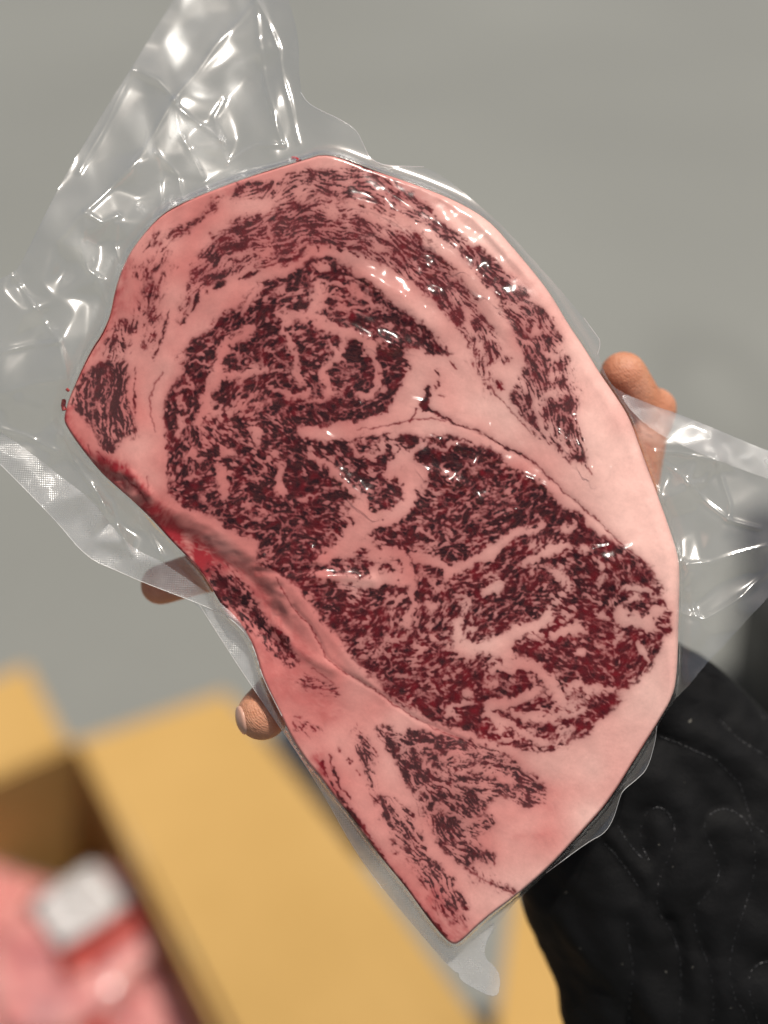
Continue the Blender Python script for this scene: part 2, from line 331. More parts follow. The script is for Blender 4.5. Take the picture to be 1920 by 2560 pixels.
F(d8,150,(300,370),(400,470),(300,570),(200,680)); F(d8,105,(450,450),(650,420),(760,330),(720,80)); F(d8,95,(420,640),(150,730),(0,770)); F(d8,90,(430,745),(650,745),(720,850),(730,930)); F(d8,36,(740,740),(880,690)); F(d8,92,(800,770),(950,810),(1100,850),(1250,800),(1400,735),(1540,635),(1620,560)); F(d8,60,(1080,880),(1040,950)); F(d8,84,(0,930),(200,950),(350,1000),(500,950),(650,940),(760,960)); F(d8,56,(760,960),(780,1130),(740,1250),(680,1330)); F(d8,70,(900,1150),(930,1180)); F(d8,46,(930,970),(1000,1040)); F(d8,76,(1150,1290),(1160,1400),(1150,1520),(1300,1520),(1450,1480),(1600,1450)); F(d8,110,(1400,1050),(1490,1030)); F(d8,40,(1130,1120),(1200,1090)); F(d8,36,(700,1400),(500,1540),(430,1600)); F(d8,60,(850,540),(920,580)); F(d8,56,(920,1430),(960,1450)); F(d8,46,(1030,1520),(1060,1530)); F(d8,40,(1230,1140),(1200,1240)); F(d8,60,(460,820),(450,900)); F(d8,30,(640,880),(450,700))
F(e9,66,(0,330),(120,220),(230,100),(400,80),(450,20)); F(e9,66,(280,370),(400,300),(520,250),(650,220)); F(e9,56,(520,400),(640,470),(660,580)); F(e9,60,(910,350),(930,390)); F(e9,56,(640,60),(730,70)); F(e9,56,(790,230),(810,260)); F(e9,46,(950,450),(920,530)); F(e9,40,(1100,570),(1250,580),(1400,620)); F(e9,56,(1230,640),(1150,700)); F(e9,105,(1080,770),(1150,830),(1350,840),(1410,750)); F(e9,36,(850,580),(870,590)); F(e9,110,(480,810),(350,880),(250,950),(130,990)); F(e9,76,(550,960),(680,900),(800,930)); F(e9,56,(780,1050),(770,1130)); F(e9,46,(900,1030),(930,1040)); F(e9,46,(1080,960),(1110,950)); F(e9,76,(1270,1030),(1310,1130)); F(e9,92,(60,1050),(150,1150),(300,1200),(450,1230),(530,1330),(560,1430),(620,1500)); F(e9,56,(700,1360),(880,1380),(1050,1400)); F(e9,46,(380,1310),(400,1330)); F(e9,46,(580,1270),(620,1275)); F(e9,36,(1150,1330),(1200,1320)); F(e9,50,(960,770),(1000,820))
F(f10,70,(230,200),(200,330),(240,420)); F(f10,110,(300,430),(420,400),(560,350),(620,320)); F(f10,92,(620,350),(620,470),(700,530)); F(f10,76,(700,540),(900,560),(1000,660),(1050,780),(1080,850)); F(f10,56,(480,570),(700,560)); F(f10,92,(700,830),(850,775),(900,720)); F(f10,92,(620,830),(550,870),(470,880)); F(f10,70,(430,900),(460,960),(600,1020),(750,1090),(850,1160),(930,1170)); F(f10,64,(650,920),(750,960),(900,1000),(1050,960),(1180,940),(1250,880)); F(f10,56,(270,780),(320,770)); F(f10,56,(330,850),(180,890),(120,960)); F(f10,46,(170,960),(200,1000)); F(f10,60,(520,1090),(560,1080)); F(f10,56,(690,1140),(720,1180)); F(f10,50,(1120,860),(1180,870)); F(f10,40,(1060,1110),(1200,1060)); F(f10,60,(450,700),(530,670)); F(f10,40,(740,970),(760,990)); F(f10,36,(1000,1180),(1200,1110))
# fat fingers in the tail muscle and the bands
s4, o4 = .3888, (800,1700)
def F4(w, *pts): FAT_AND_GLINT.append((T(o4, pts, s4), w*s4))
F4(34,(640,500),(700,560),(760,600)); F4(30,(760,520),(880,470),(960,500)); F4(34,(900,600),(1000,570),(1150,620),(1240,650)); F4(26,(860,660),(960,690),(1050,650)); F4(26,(1190,600),(1240,690),(1300,760)); F4(30,(600,740),(660,700),(720,760)); F4(26,(700,850),(760,800),(840,840),(900,900)); F4(26,(620,760),(700,920)); F4(30,(900,930),(980,900),(1060,860)); F4(24,(520,470),(600,430),(720,420)); F4(22,(480,360),(540,340),(560,380)); F4(26,(940,980),(1000,1060),(1060,1080)); F4(20,(740,440),(800,540))
F4(18,(960,440),(1080,470),(1220,520))
FAT_AND_GLINT += [([(560,500),(620,512),(700,508),(800,492),(830,500),(838,540)],14),([(676,560),(682,600)],12),([(1000,545),(1080,590),(1150,655),(1200,705),(1235,760),(1262,830),(1275,880)],26),([(905,530),(960,560)],14),([(1320,850),(1350,830)],16),([(1390,900),(1360,880)],16),([(1400,1000),(1380,980),(1350,1010)],14),([(1405,1130),(1420,1110)],18),([(1130,690),(1145,705)],14),([(1160,770),(1175,790)],16),([(1190,840),(1200,880)],16),([(565,640),(620,628),(680,632)],14),([(500,700),(580,660)],10)]
FAT_AND_GLINT += [([(222,930),(232,1000),(240,1060),(262,1110)],5),([(268,920),(262,1000),(270,1060)],4)]
# lean strokes on fat: points, width(s), tint
STREAK = [([(548,492),(515,528),(488,555)],16,.62),([(490,553),(446,580),(420,615),(401,649),(366,690)],20,.50),([(446,575),(410,590),(371,612),(352,650),(345,690)],22,.24),([(378,715),(366,745),(360,778)],24,.62),([(402,710),(398,745),(388,785)],20,.38),([(352,735),(344,780)],12,.25),([(385,785),(374,830),(370,870)],26,.30),([(540,600),(505,645),(478,680)],18,.45),([(470,740),(455,775),(450,800)],18,.3),([(410,700),(425,670)],14,.3),([(700,515),(770,500),(820,492)],18,.45),([(330,1040),(334,1085)],14,.45),([(1230,2203),(1262,2222),(1296,2240)],16,.42),([(1165,2172),(1215,2200)],14,.35),([(1100,2262),(1150,2300)],40,.16),([(900,1840),(915,1870),(925,1900)],34,.3),([(935,1985),(960,2010)],24,.35),([(1010,2125),(1080,2215),(1130,2280)],34,.22),([(840,1725),(790,1715),(760,1700)],26,.14),([(750,1810),(795,1830)],30,.22),([(700,660),(760,625)],12,.6),([(470,880),(450,900)],22,.5),([(1190,900),(1215,940),(1230,970)],26,.3)]
LEAN = [([(599,700),(621,688),(650,676)],[5,15,6],.4),([(535,721),(549,713),(566,702)],[8,17,6],.3),([(519,728),(519,733)],[8,8],.3),([(498,724),(492,750),(483,778)],[6,13,9],.25),([(458,797),(457,806)],[8,11],.3),([(466,786),(468,788)],[6,6],.4),([(422,772),(415,800),(406,840),(396,870),(382,905)],[3,9,8,5,2],.25),
 ([(336,918),(338,960),(340,1005),(338,1034)],[2,3,9,5],.3),([(412,929),(385,962),(373,991),(374,1020),(380,1041),(391,1078)],2.2,.7),([(330,1050),(335,1075)],[6,4],.4),([(365,1190),(370,1215),(372,1230)],2.4,.7),
 ([(690,640),(715,630),(735,622)],[6,16,6],.4),([(700,655),(740,640),(765,620)],[12,14,5],.35),([(792,616),(797,624)],[7,7],.3),([(825,610),(826,620)],[8,8],.4),([(845,620),(852,626)],[9,9],.3),([(872,630),(895,640)],[6,8],.4),([(640,670),(690,660)],[4,4],.6),
 ([(1059,1010),(1064,1000)],[20,18],.35),([(1068,972),(1070,985)],[14,18],.35),([(1062,1020),(1076,1026),(1100,1036),(1128,1051)],[22,10,9,8],.35),([(1128,1050),(1173,1070),(1212,1088),(1260,1117)],[7,6,5,5],.35),([(1260,1119),(1302,1137)],[8,9],.3),([(1302,1137),(1342,1161),(1381,1204),(1417,1237),(1456,1270),(1501,1309),(1550,1357),(1600,1398),(1640,1436)],[5,3,3.5,3,3,3,3,2.5,2.5],.5),([(890,1076),(971,1064),(1022,1052),(1080,1048),(1128,1050)],[2,2.5,4,3,3],.6),([(1022,1056),(1035,1040),(1042,1020)],[6,4,3],.6),
 ([(1096,955),(1097,962)],[8,8],.3),([(1090,930),(1098,940)],[6,6],.4),([(1086,966),(1090,972)],[6,6],.4),([(1100,985),(1112,994)],[3,3],.6),([(1125,905),(1142,922)],[4,4],.7),
 ([(1227,965),(1254,1002),(1281,1029),(1333,1086)],[4,3,2,2.5],.5),([(1244,950),(1250,965),(1256,972)],[10,16,9],.6),([(1270,797),(1290,822),(1310,840),(1334,850)],[3,10,14,8],.35),([(1315,880),(1340,930),(1360,965)],[4,6,4],.5),([(1465,1165),(1477,1183)],[3,3],.6),([(1441,1140),(1447,1150)],[8,8],.5),
 ([(689,1447),(734,1518),(770,1557),(798,1602),(816,1644),(861,1680),(936,1725),(981,1759),(1042,1798),(1102,1828),(1162,1852)],[3,2.6,2.6,3,3,3,3,3,2.5,2.5,2],.75),
 ([(755,1712),(800,1722),(840,1730)],[3,3,2],.9),([(760,1700),(768,1730)],[4,2],.9),([(780,1672),(808,1690),(835,1708)],[2,2,2],.9),([(733,1805),(740,1818)],[5,4],.9),([(760,1815),(757,1826)],[8,5],.8),([(778,1814),(790,1830)],[5,6],.9),([(738,1790),(752,1795)],[2,2],.9),([(889,1809),(891,1812)],[6,5],.9),([(848,1870),(852,1880)],[5,6],.8),([(868,1900),(875,1897),(880,1905),(872,1910)],[6,5,5,5],.7),([(890,1925),(893,1930)],[6,6],.8),([(900,1935),(903,1938)],[5,4],.9),
 ([(825,1884),(832,1920),(845,1955),(873,1996)],[4,9,9,6],.45),([(806,1905),(814,1935)],[12,6],.95),([(812,1930),(835,1970),(858,2010)],[3,6,10],.4),([(866,2020),(885,2040),(905,2066)],[14,18,12],.3),([(905,2066),(925,2096),(950,2134),(993,2190),(1045,2262),(1110,2340)],[12,9,9,8,10,14],.75),
 ([(1208,2198),(1240,2215),(1290,2237)],[4,3,5],.6),([(1225,2205),(1255,2220)],[5,7],.3),([(1160,2170),(1200,2196)],[5,4],.5),([(1210,2125),(1232,2140),(1238,2165)],[2,3,4],.6),([(1100,2262),(1108,2272)],[8,8],.9),([(1150,2250),(1165,2270)],[12,12],.3),
 ([(940,1998),(960,2000)],[4,5],.3),([(1150,2290),(1160,2310)],[4,3],.9),([(1130,2280),(1138,2300)],[3,3],.9),
 ([(310,1190),(345,1225),(372,1262)],[3,5,4],.95),([(246,1130),(262,1150)],[3,3],.9),([(222,1112),(230,1140)],[3,2],.9)]

def marble():
    th = np.zeros((NY, NX)); cx = np.zeros((NY, NX), np.float32); cy = np.zeros((NY, NX), np.float32)
    for x, y, ang in FLOW:
        w = 1.0 / (((GX-x)**2 + (GY-y)**2) / 900. + 1.0)**1.8
        cx += w*math.cos(2*math.radians(ang)); cy += w*math.sin(2*math.radians(ang))
    th = .5*np.arctan2(cy, cx)
    wob = gauss_noise(26, 91)*.18 + gauss_noise(9, 92)*.24
    th = th + wob
    DX, DY = np.cos(th), np.sin(th)
    def lic(n, half, step):
        acc = n.copy(); tot = 1.0
        for sgn in (1, -1):
            px = np.broadcast_to(np.arange(NX, dtype=np.float32), (NY, NX)).copy(); py = np.broadcast_to(np.arange(NY, dtype=np.float32)[:, None], (NY, NX)).copy()
            vx, vy = sgn*DX, sgn*DY
            for k in range(1, half+1):
                px += vx*step; py += vy*step
                ix = np.clip(px, 0, NX-1).astype(np.int32); iy = np.clip(py, 0, NY-1).astype(np.int32)
                w = math.exp(-2.0*(k/half)**2); acc += w*n[iy, ix]; tot += w
                nvx, nvy = DX[iy, ix], DY[iy, ix]
                s = np.sign(nvx*vx + nvy*vy); s[s == 0] = 1
                vx, vy = nvx*s, nvy*s
        acc -= acc.mean(); return acc/acc.std()
    fine = lic(gauss_noise(1.65, 11), 5, 1.0); fine2 = lic(gauss_noise(1.1, 12), 5, 1.0)
    mid = lic(gauss_noise(2.8, 13), 4, 1.3); coarse = lic(gauss_noise(6.8, 14), 4, 2.0)
    vein = lic(gauss_noise(1.25, 15), 10, 1.2); iso = gauss_noise(2.4, 16); iso2 = gauss_noise(1.35, 17)
    # ragged coordinates
    wx = GX + 3.2*gauss_noise(11, 21) + 3.6*gauss_noise(4, 22) + 1.9*gauss_noise(1.8, 23)
    wy = GY + 3.2*gauss_noise(11, 24) + 3.6*gauss_noise(4, 25) + 1.9*gauss_noise(1.8, 26)
    dens = np.zeros((NY, NX), np.float32)
    for x, y, r, v in DENS: dens += v*np.exp(-((GX-x)**2 + (GY-y)**2)/(2.0*(r*.8)**2))
    val = np.full((NY, NX), -9., np.float32); tint = np.full((NY, NX), .3, np.float32); lab = np.zeros((NY, NX), np.int8)
    labs = [2, 2, 1, 3, 3, 3, 4, 4, 5]
    vary = .5 + .5*np.tanh(1.3*gauss_noise(34, 51)); net = lic(gauss_noise(7.5, 52), 7, 2.0) + .16*fine + .10*iso2; net2 = gauss_noise(4.0, 53) + .4*fine; netk = np.clip(.55 + .6*gauss_noise(26, 54), 0, 1)
    for (poly, share, wc, kind, rag, tn), lb in zip(REGIONS, labs):
        sl = window(poly, 26)
        s = sdf(GX[sl]*(1-rag*.8) + wx[sl]*rag*.8, GY[sl]*(1-rag*.8) + wy[sl]*rag*.8, poly)
        if kind == 'f':   n = .26*fine[sl] + .62*vein[sl] + .36*fine2[sl] + .24*iso2[sl] + .08*iso[sl] + wc*coarse[sl]
        elif kind == 'v': n = .6*fine2[sl] + .5*vein[sl] + wc*coarse[sl]
        else:             n = .58*fine[sl] + .26*fine2[sl] + .34*mid[sl] + .24*iso[sl] + .14*iso2[sl] + wc*coarse[sl]
        n = n / n.std()
        q = np.clip(share + dens[sl] + (.17*(vary[sl]-.5) if kind == 'm' else 0), .03, .97)
        # inverse normal cdf, close enough
        t = np.sqrt(-2*np.log(np.minimum(q, 1-q))); zq = t - (2.30753 + .27061*t)/(1 + .99229*t + .04481*t*t); zq = np.where(q > .5, zq, -zq)
        m = (n + zq)*3.0
        if kind == 'm':
            m = np.minimum(m, (np.abs(net[sl]) - .15*netk[sl])*9.)
        m = np.minimum(m, s*.45 + .3)
        # a broken rim of lean along the edge of a muscle
        better = m > val[sl]
        val[sl] = np.where(better, m, val[sl]); tint[sl] = np.where((s > -4), tn, tint[sl])
        ins = inside(GX[sl], GY[sl], poly); lab[sl] = np.where(ins, lb, lab[sl])
    for pts, w in FAT_AND_GLINT:
        sl = window(pts, w + 30)
        d = seg_dist(wx[sl], wy[sl], pts, w*1.0)
        val[sl] = np.minimum(val[sl], d*.6)
    for pts, w, share in STREAK:
        sl = window(pts, w + 20)
        n = .45*fine[sl] + .62*vein[sl] + .25*fine2[sl] + .25*iso2[sl]; n = n/.9
        zq = 2.4*(share - .5); d = -seg_dist(wx[sl], wy[sl], pts, w)
        m = np.minimum((n + zq)*2.6, d*.30)
        up = m > val[sl]
        val[sl] = np.where(up, m, val[sl]); tint[sl] = np.where(up & (m > -1.5), .35, tint[sl])
    wx2, wy2 = GX + .35*(wx-GX), GY + .35*(wy-GY)
    for pts, w, tn in LEAN:
        sl = window(pts, 30)
        d = -seg_dist(wx2[sl], wy2[sl], pts, w)
        m = d*.8 + (.9*fine2[sl] + .5*iso[sl] - .5)*np.clip(np.max(w)/9., .25, 1)
        up = m > val[sl]
        val[sl] = np.where(up, m, val[sl]); tint[sl] = np.where(up & (m > -1.5), tn, tint[sl])
    val = np.clip(val, -6, 6); val = np.where(lab == 1, blur(val, 1.15), blur(val, .8))
    return val, tint, lab, dict(fine=fine, fine2=fine2, mid=mid, coarse=coarse, vein=vein)

def smoothstep(t): t = np.clip(t, 0, 1); return t*t*(3-2*t)
def srgb(r, g, b):
    f = lambda v: (v/255./12.92 if v <= 10 else ((v/255.+.055)/1.055)**2.4)
    return np.array([f(r), f(g), f(b)], np.float32)

def meat_colour(val, tint, N, LABS):
    lean = 1/(1+np.exp(-np.clip(val*1.55 + .1, -20, 20)))
    lo = gauss_noise(70, 41); lo2 = gauss_noise(28, 42); lo3 = gauss_noise(10, 43)
    fat_pale, fat_pink, fat_red = srgb(235,189,178), srgb(205,127,120), srgb(160,46,52)
    # warmer, redder fat at the left and along the ribs, paler at the lower right
    side = np.clip((GX*.8 - GY*.12 - 420)/650., 0, 1)
    k = np.clip(.95 - .80*side + .13*lo + .09*lo2, 0, 1)[..., None]
    fat = fat_pale*(1-k) + fat_pink*k
    blood = np.zeros((NY, NX), np.float32)
    for pts, w, v in [([(160,1045),(166,1075),(205,1125),(255,1182),(300,1200)],30,.95),([(255,1150),(300,1170),(345,1225),(384,1290)],34,1.0),([(384,1290),(450,1350),(515,1425),(545,1490)],74,1.0),([(430,1310),(520,1370),(600,1440)],40,.75),([(480,1370),(560,1420),(640,1480),(690,1520)],40,.5),([(640,1430),(690,1540),(760,1640)],46,.45),([(159,1040),(190,960),(235,870),(280,790),(290,720),(312,660)],20,.75),([(300,760),(330,760)],50,.35),([(371,571),(410,532),(460,510)],12,.6),([(640,1600),(700,1700),(800,1740)],90,.25),([(720,1680),(780,1700),(830,1780)],60,.3),([(800,1900),(880,2050),(1014,2222),(1120,2345)],26,.75),([(1100,2250),(1150,2330)],60,.45),([(1290,690),(1337,730)],16,.25),([(940,440),(1050,500)],14,.5),([(600,455),(560,470)],14,.5),([(1250,1950),(1400,2040)],14,.28),([(1270,2080),(1400,2100)],14,.22),([(1300,1900),(1420,2000)],10,.15),([(900,2160),(1000,2260),(1060,2330)],30,.2),([(560,800),(480,800),(430,1000)],60,.10)]:
        sl = window(pts, 110)
        d = seg_dist(GX[sl] + 6*lo3[sl] + 9*lo2[sl], GY[sl] + 6*lo2[sl], pts, w)
        blood[sl] = np.maximum(blood[sl], v/(1+np.exp(np.clip(d/7., -30, 30))))
    blood *= np.clip(.85 + .3*lo3 + .15*N['fine'], 0.1, 1.3)
    b = np.clip(blood, 0, 1)[..., None]
    fat = fat*(1-b) + fat_red*b
    # pink veil near lean
    near = np.clip(.6*blur(lean, 6) + .5*blur(lean, 16), 0, 1)[..., None]
    near = np.clip(near*(1.25 + .35*(np.abs(LABS - 2) < .5)[..., None]), 0, 1); veil = srgb(166,96,96)
    fat = fat*(1-.9*near) + veil*.9*near
    fat *= (.88 + .012*N['mid'] + .02*gauss_noise(9, 48) + .012*gauss_noise(1.2, 44))[..., None]
    dark, brown, red = srgb(38,13,16), srgb(68,30,29), srgb(114,17,26)
    u = np.clip(tint*.7 + (LABS == 1)*(.36*smoothstep((GY-1150)/550) - .19) + .08*gauss_noise(20, 45) + .16*gauss_noise(5, 46), 0, 1)[..., None]
    v = np.clip(.35 + .3*N['fine2'] + .2*N['vein'], 0, 1)[..., None]
    ln = (dark*(1-v) + brown*v)*(1-u) + red*u
    # thin lean lets the fat glow through: crimson along every edge
    edge = (np.exp(-((val-.35)/1.1)**2)*np.clip(.25 + tint, 0, 1))[..., None]
    ln = ln*(1-.55*edge) + srgb(132,32,40)*.55*edge
    soft = (.26*((LABS == 3) | (LABS == 4)) + .20*(LABS == 2))[..., None]
    ln = ln*(1-soft) + srgb(88,58,58)*soft
    L = lean[..., None]
    return np.clip(fat*(1-L) + ln*L, 0, 1), lean, blood
# ---------------------------------------------------------------- the steak
THICK = .018
PXM = DIST/FPX                                # metres per photo pixel in the steak's plane
VAL, TINT, LAB, NOISE = marble()
PIG, LEANF, BLOOD = meat_colour(VAL, TINT, NOISE, LAB)
SD = sdf(GX, GY, OUT_S)                        # distance to the outline, positive inside
def edge_radius(X, Y):
    return 7 + 27*np.clip((X-1050)/230, 0, 1)*np.clip((1760-Y)/160, 0, 1)
def smooth(t): t = np.clip(t, 0, 1); return t*t*(3-2*t)
SINK = [(150,1120),(255,1150),(310,1172),(350,1232),(405,1275),(480,1302),(560,1352),(625,1395),(662,1430),(700,1462),(745,1530),(775,1570),(800,1630),(835,1690),(790,1700),(730,1680),(650,1720),(500,1750),(150,1500)]
def meat_height():
    R = edge_radius(GX, GY)
    t = np.clip(1 - SD/R, 0, 1)
    H = -R*PXM*(1-np.sqrt(np.maximum(1-t*t, 0)))
    sk = sdf(GX + 3*NOISE['coarse'], GY, SINK)
    fade = np.clip((1740-GY)/220, 0, 1)*np.clip((860-GX)/160, 0, 1)
    H -= .0034*smooth((sk+14)/64)*fade
    def ridge(pts, amp, w):
        sl = window(pts, w*3)
        d = seg_dist(GX[sl], GY[sl], pts); H[sl] += .5*amp*np.exp(-(d/w)**2)
    ridge([(690,1560),(730,1610),(790,1655),(830,1672)], .0016, 17); ridge([(700,1490),(720,1540)], .0016, 15)
    ridge([(525,1440),(580,1490),(640,1560),(700,1620)], -.0015, 16)
    ridge([(734,1518),(770,1557),(798,1602),(816,1644),(861,1680),(936,1725),(1042,1798),(1162,1852)], -.0007, 7)
    ridge([(730,1470),(800,1560),(880,1660),(960,1745)], .0006, 12)
    ridge([(1076,1026),(1173,1072),(1302,1139),(1381,1204),(1456,1270),(1550,1357)], -.00035, 9)
    ridge([(645,1428),(700,1432),(800,1420)], -.0011, 9); ridge([(780,1445),(860,1440),(930,1450)], .0012, 14)
    ridge([(910,690),(1000,740),(1080,820)], .0012, 22); ridge([(1060,600),(1180,700),(1260,820)], .0009, 22)
    ridge([(290,1180),(330,1190),(372,1235)], .0016, 13); ridge([(1100,510),(1210,600),(1300,690)], -.0008, 12); ridge([(1180,540),(1260,620),(1330,700)], .0009, 12)
    H -= .0035*smooth((150-SD)/170)*np.clip((GX-900)/250, 0, 1)*np.clip((1500-GY)/300, 0, 1)
    H += .00045*gauss_noise(60, 61) + .00005*gauss_noise(16, 62) + .000006*NOISE['mid'] - .00010*blur(LEANF, 3) 
    return H
MH = meat_height()
INS = SD > 0
# grid vertices just outside the outline are pulled onto it
VX, VY = GX.copy(), GY.copy()
gyy, gxx = np.gradient(SD, G); gl = np.hypot(gxx, gyy) + 1e-6
rim = (SD <= 0) & (SD > -2.0*G)
VX[rim] += (-SD*gxx/gl)[rim]; VY[rim] += (-SD*gyy/gl)[rim]
cellok = (SD[:-1,:-1] > -1.5*G) & (SD[1:,:-1] > -1.5*G) & (SD[:-1,1:] > -1.5*G) & (SD[1:,1:] > -1.5*G)
cen = .25*(SD[:-1,:-1] + SD[1:,:-1] + SD[:-1,1:] + SD[1:,1:]); cellok &= cen > -.2*G
POS = np.stack([(VX-960)/FPX*(DIST-MH), (1280-VY)/FPX*(DIST-MH), MH], -1)
hy, hx = np.gradient(MH, G*PXM)
NRM = np.stack([-hx, hy, np.ones_like(hx)], -1); NRM /= np.linalg.norm(NRM, axis=-1, keepdims=True)

def meat_material():
    N = Nodes('marbled_beef')
    col = N.n('Attribute', _attribute_name='pigment').outputs['Color']
    o = N.obj()
    g = N.noise(900, 3, .6, o); g2 = N.noise(2600, 2, .6, o)
    col = N.mix(.10, col, N.ramp(g, [(.3, (.62,.6,.6)), (.7, (1.,1.,1.))]), 'MULTIPLY')
    h = N.math('ADD', g, N.math('MULTIPLY', g2, .5))
    return N.principled(Base_Color=col, Roughness=N.ramp(g, [(.3, (.34,)*3), (.7, (.55,)*3)]), Normal=N.bump(h, .07, .0004), Specular_IOR_Level=.05)
BEEF = meat_material()
steak = empty('steak', HOLD)
tag(steak, 'large thick marbled raw ribeye steak sealed in the clear bag held in the hand', 'steak')
LC = LAB[:-1, :-1]
for name, ids, lb in (('fat_layer', (0,), 'pale pink fat around and between the muscles'), ('eye_muscle', (1,), 'big dark red marbled eye muscle'), ('cap_muscle', (2,), 'curved fine-grained cap muscle'),
                  ('tail_muscle', (3,), 'brownish fan-shaped tail muscles'), ('side_muscle', (4,), 'dark brown muscle at the corner of the steak'), ('rib_muscle', (5,), 'dark strip of muscle between the ribs')):
    m = cellok & np.isin(LC, ids)
    u, q = grid_part(m, POS)
    me = mesh_np(name, POS.reshape(-1, 3)[u], q, normals=NRM.reshape(-1, 3)[u], colour=PIG.reshape(-1, 3)[u])
    o = link(name, me, BEEF, steak); o['label'] = lb
# flank and back of the slab
def slab_side():
    P = np.array(OUT_S); n = len(P)
    Rr = edge_radius(P[:,0], P[:,1])*PXM + .0035*smooth(150/170)*np.clip((P[:,0]-900)/250, 0, 1)*np.clip((1500-P[:,1])/300, 0, 1)
    Rr = Rr + .0034*smooth((sdf(P[:,0], P[:,1], SINK)+14)/64)*np.clip((1740-P[:,1])/220, 0, 1)*np.clip((860-P[:,0])/160, 0, 1)
    ctr = P.mean(0); rows = []
    for k, (f, ins) in enumerate([(0, 0), (.35, -2), (.7, 0), (.92, 10), (1., 34)]):
        z = -(Rr + (THICK-Rr)*f) + (.0004 if k == 0 else 0); d = P - ctr; Q = ctr + d*(1 - (ins+.6)/np.linalg.norm(d, axis=1, keepdims=True))
        zz = np.minimum(z, -Rr)
        rows.append(np.stack([(Q[:,0]-960)/FPX*(DIST+Rr), (1280-Q[:,1])/FPX*(DIST+Rr), z], 1))
    V = np.concatenate(rows + [np.array([[(ctr[0]-960)*PXM, (1280-ctr[1])*PXM, -THICK]])])
    bm = bmesh.new(); vs_ = [bm.verts.new(v) for v in V]
    for r in range(len(rows)-1):
        for i in range(n):
            j = (i+1) % n
            bm.faces.new((vs_[r*n+i], vs_[r*n+j], vs_[(r+1)*n+j], vs_[(r+1)*n+i]))
    for i in range(n): bm.faces.new((vs_[4*n+i], vs_[4*n+(i+1) % n], vs_[-1]))
    bmesh.ops.recalc_face_normals(bm, faces=bm.faces[:])
    return mesh_bm('steak_flank', bm)
def fat_material(name, a, b):
    N = Nodes(name); o = N.obj()
    c = N.ramp(N.noise(45, 4, .6, o), [(.35, a), (.7, b)])
    return N.principled(Base_Color=c, Roughness=.45, Normal=N.bump(N.noise(300, 3, .5, o), .3, .001))
side = link('flank', slab_side(), fat_material('flank_fat', (.70,.32,.27), (.62,.22,.19)), steak)
# ---------------------------------------------------------------- the vacuum bag
BAG = [(440,-10),(480,-90),(700,-90),(722,0),(746,87),(748,170),(752,231),(768,256),(793,272),(850,298),(891,324),(908,360),(922,392),(945,408),(970,414),(1060,417),(1100,436),(1135,460),(1222,532),(1279,587),(1337,653),(1397,719),(1460,795),(1487,832),(1503,854),(1494,886),(1520,950),(1547,978),(1640,1016),(1700,1035),(1920,1127),(2030,1172),(2030,1385),(1920,1493),(1821,1602),(1753,1674),(1730,1706),(1690,1745),(1655,1795),(1643,1818),(1638,1855),(1619,1922),(1590,1950),(1557,1976),(1549,1995),(1533,2050),(1510,2085),(1471,2104),(1366,2182),(1298,2247),(1259,2290),(1200,2384),(1247,2423),(1253,2458),(1243,2501),(1173,2466),(1146,2446),(1147,2432),(1134,2431),(1053,2338),(955,2221),(878,2112),(800,1968),(701,1819),(625,1709),(570,1625),(498,1511),(440,1490),(355,1456),(300,1431),(217,1396),(145,1309),(72,1233),(0,1161),(-70,1100),(-90,900),(-70,760),(-10,700),(40,680),(70,625),(139,480),(231,324),(330,168),(393,64)]
BAG = smooth_poly(BAG, 2)
g4 = 4.0
fx = -96 + g4*np.arange(540); fy = -96 + g4*np.arange(656); FX, FY = np.meshgrid(fx, fy); FNY, FNX = FX.shape
BSD = sdf(FX, FY, BAG); SSD = sdf(FX, FY, OUT_S)
def fnoise(sigma, seed):
    w = np.random.default_rng(seed).standard_normal((FNY, FNX))
    a_ = np.fft.fftfreq(FNY)[:, None]; b_ = np.fft.rfftfreq(FNX)[None, :]; s = sigma/g4
    n = np.fft.irfft2(np.fft.rfft2(w)*np.exp(-2*np.pi**2*s*s*(a_**2+b_**2)), s=(FNY, FNX)); return n/n.std()
def fblur(a, sigma):
    a_ = np.fft.fftfreq(FNY)[:, None]; b_ = np.fft.rfftfreq(FNX)[None, :]; s = sigma/g4
    return np.fft.irfft2(np.fft.rfft2(a)*np.exp(-2*np.pi**2*s*s*(a_**2+b_**2)), s=(FNY, FNX))
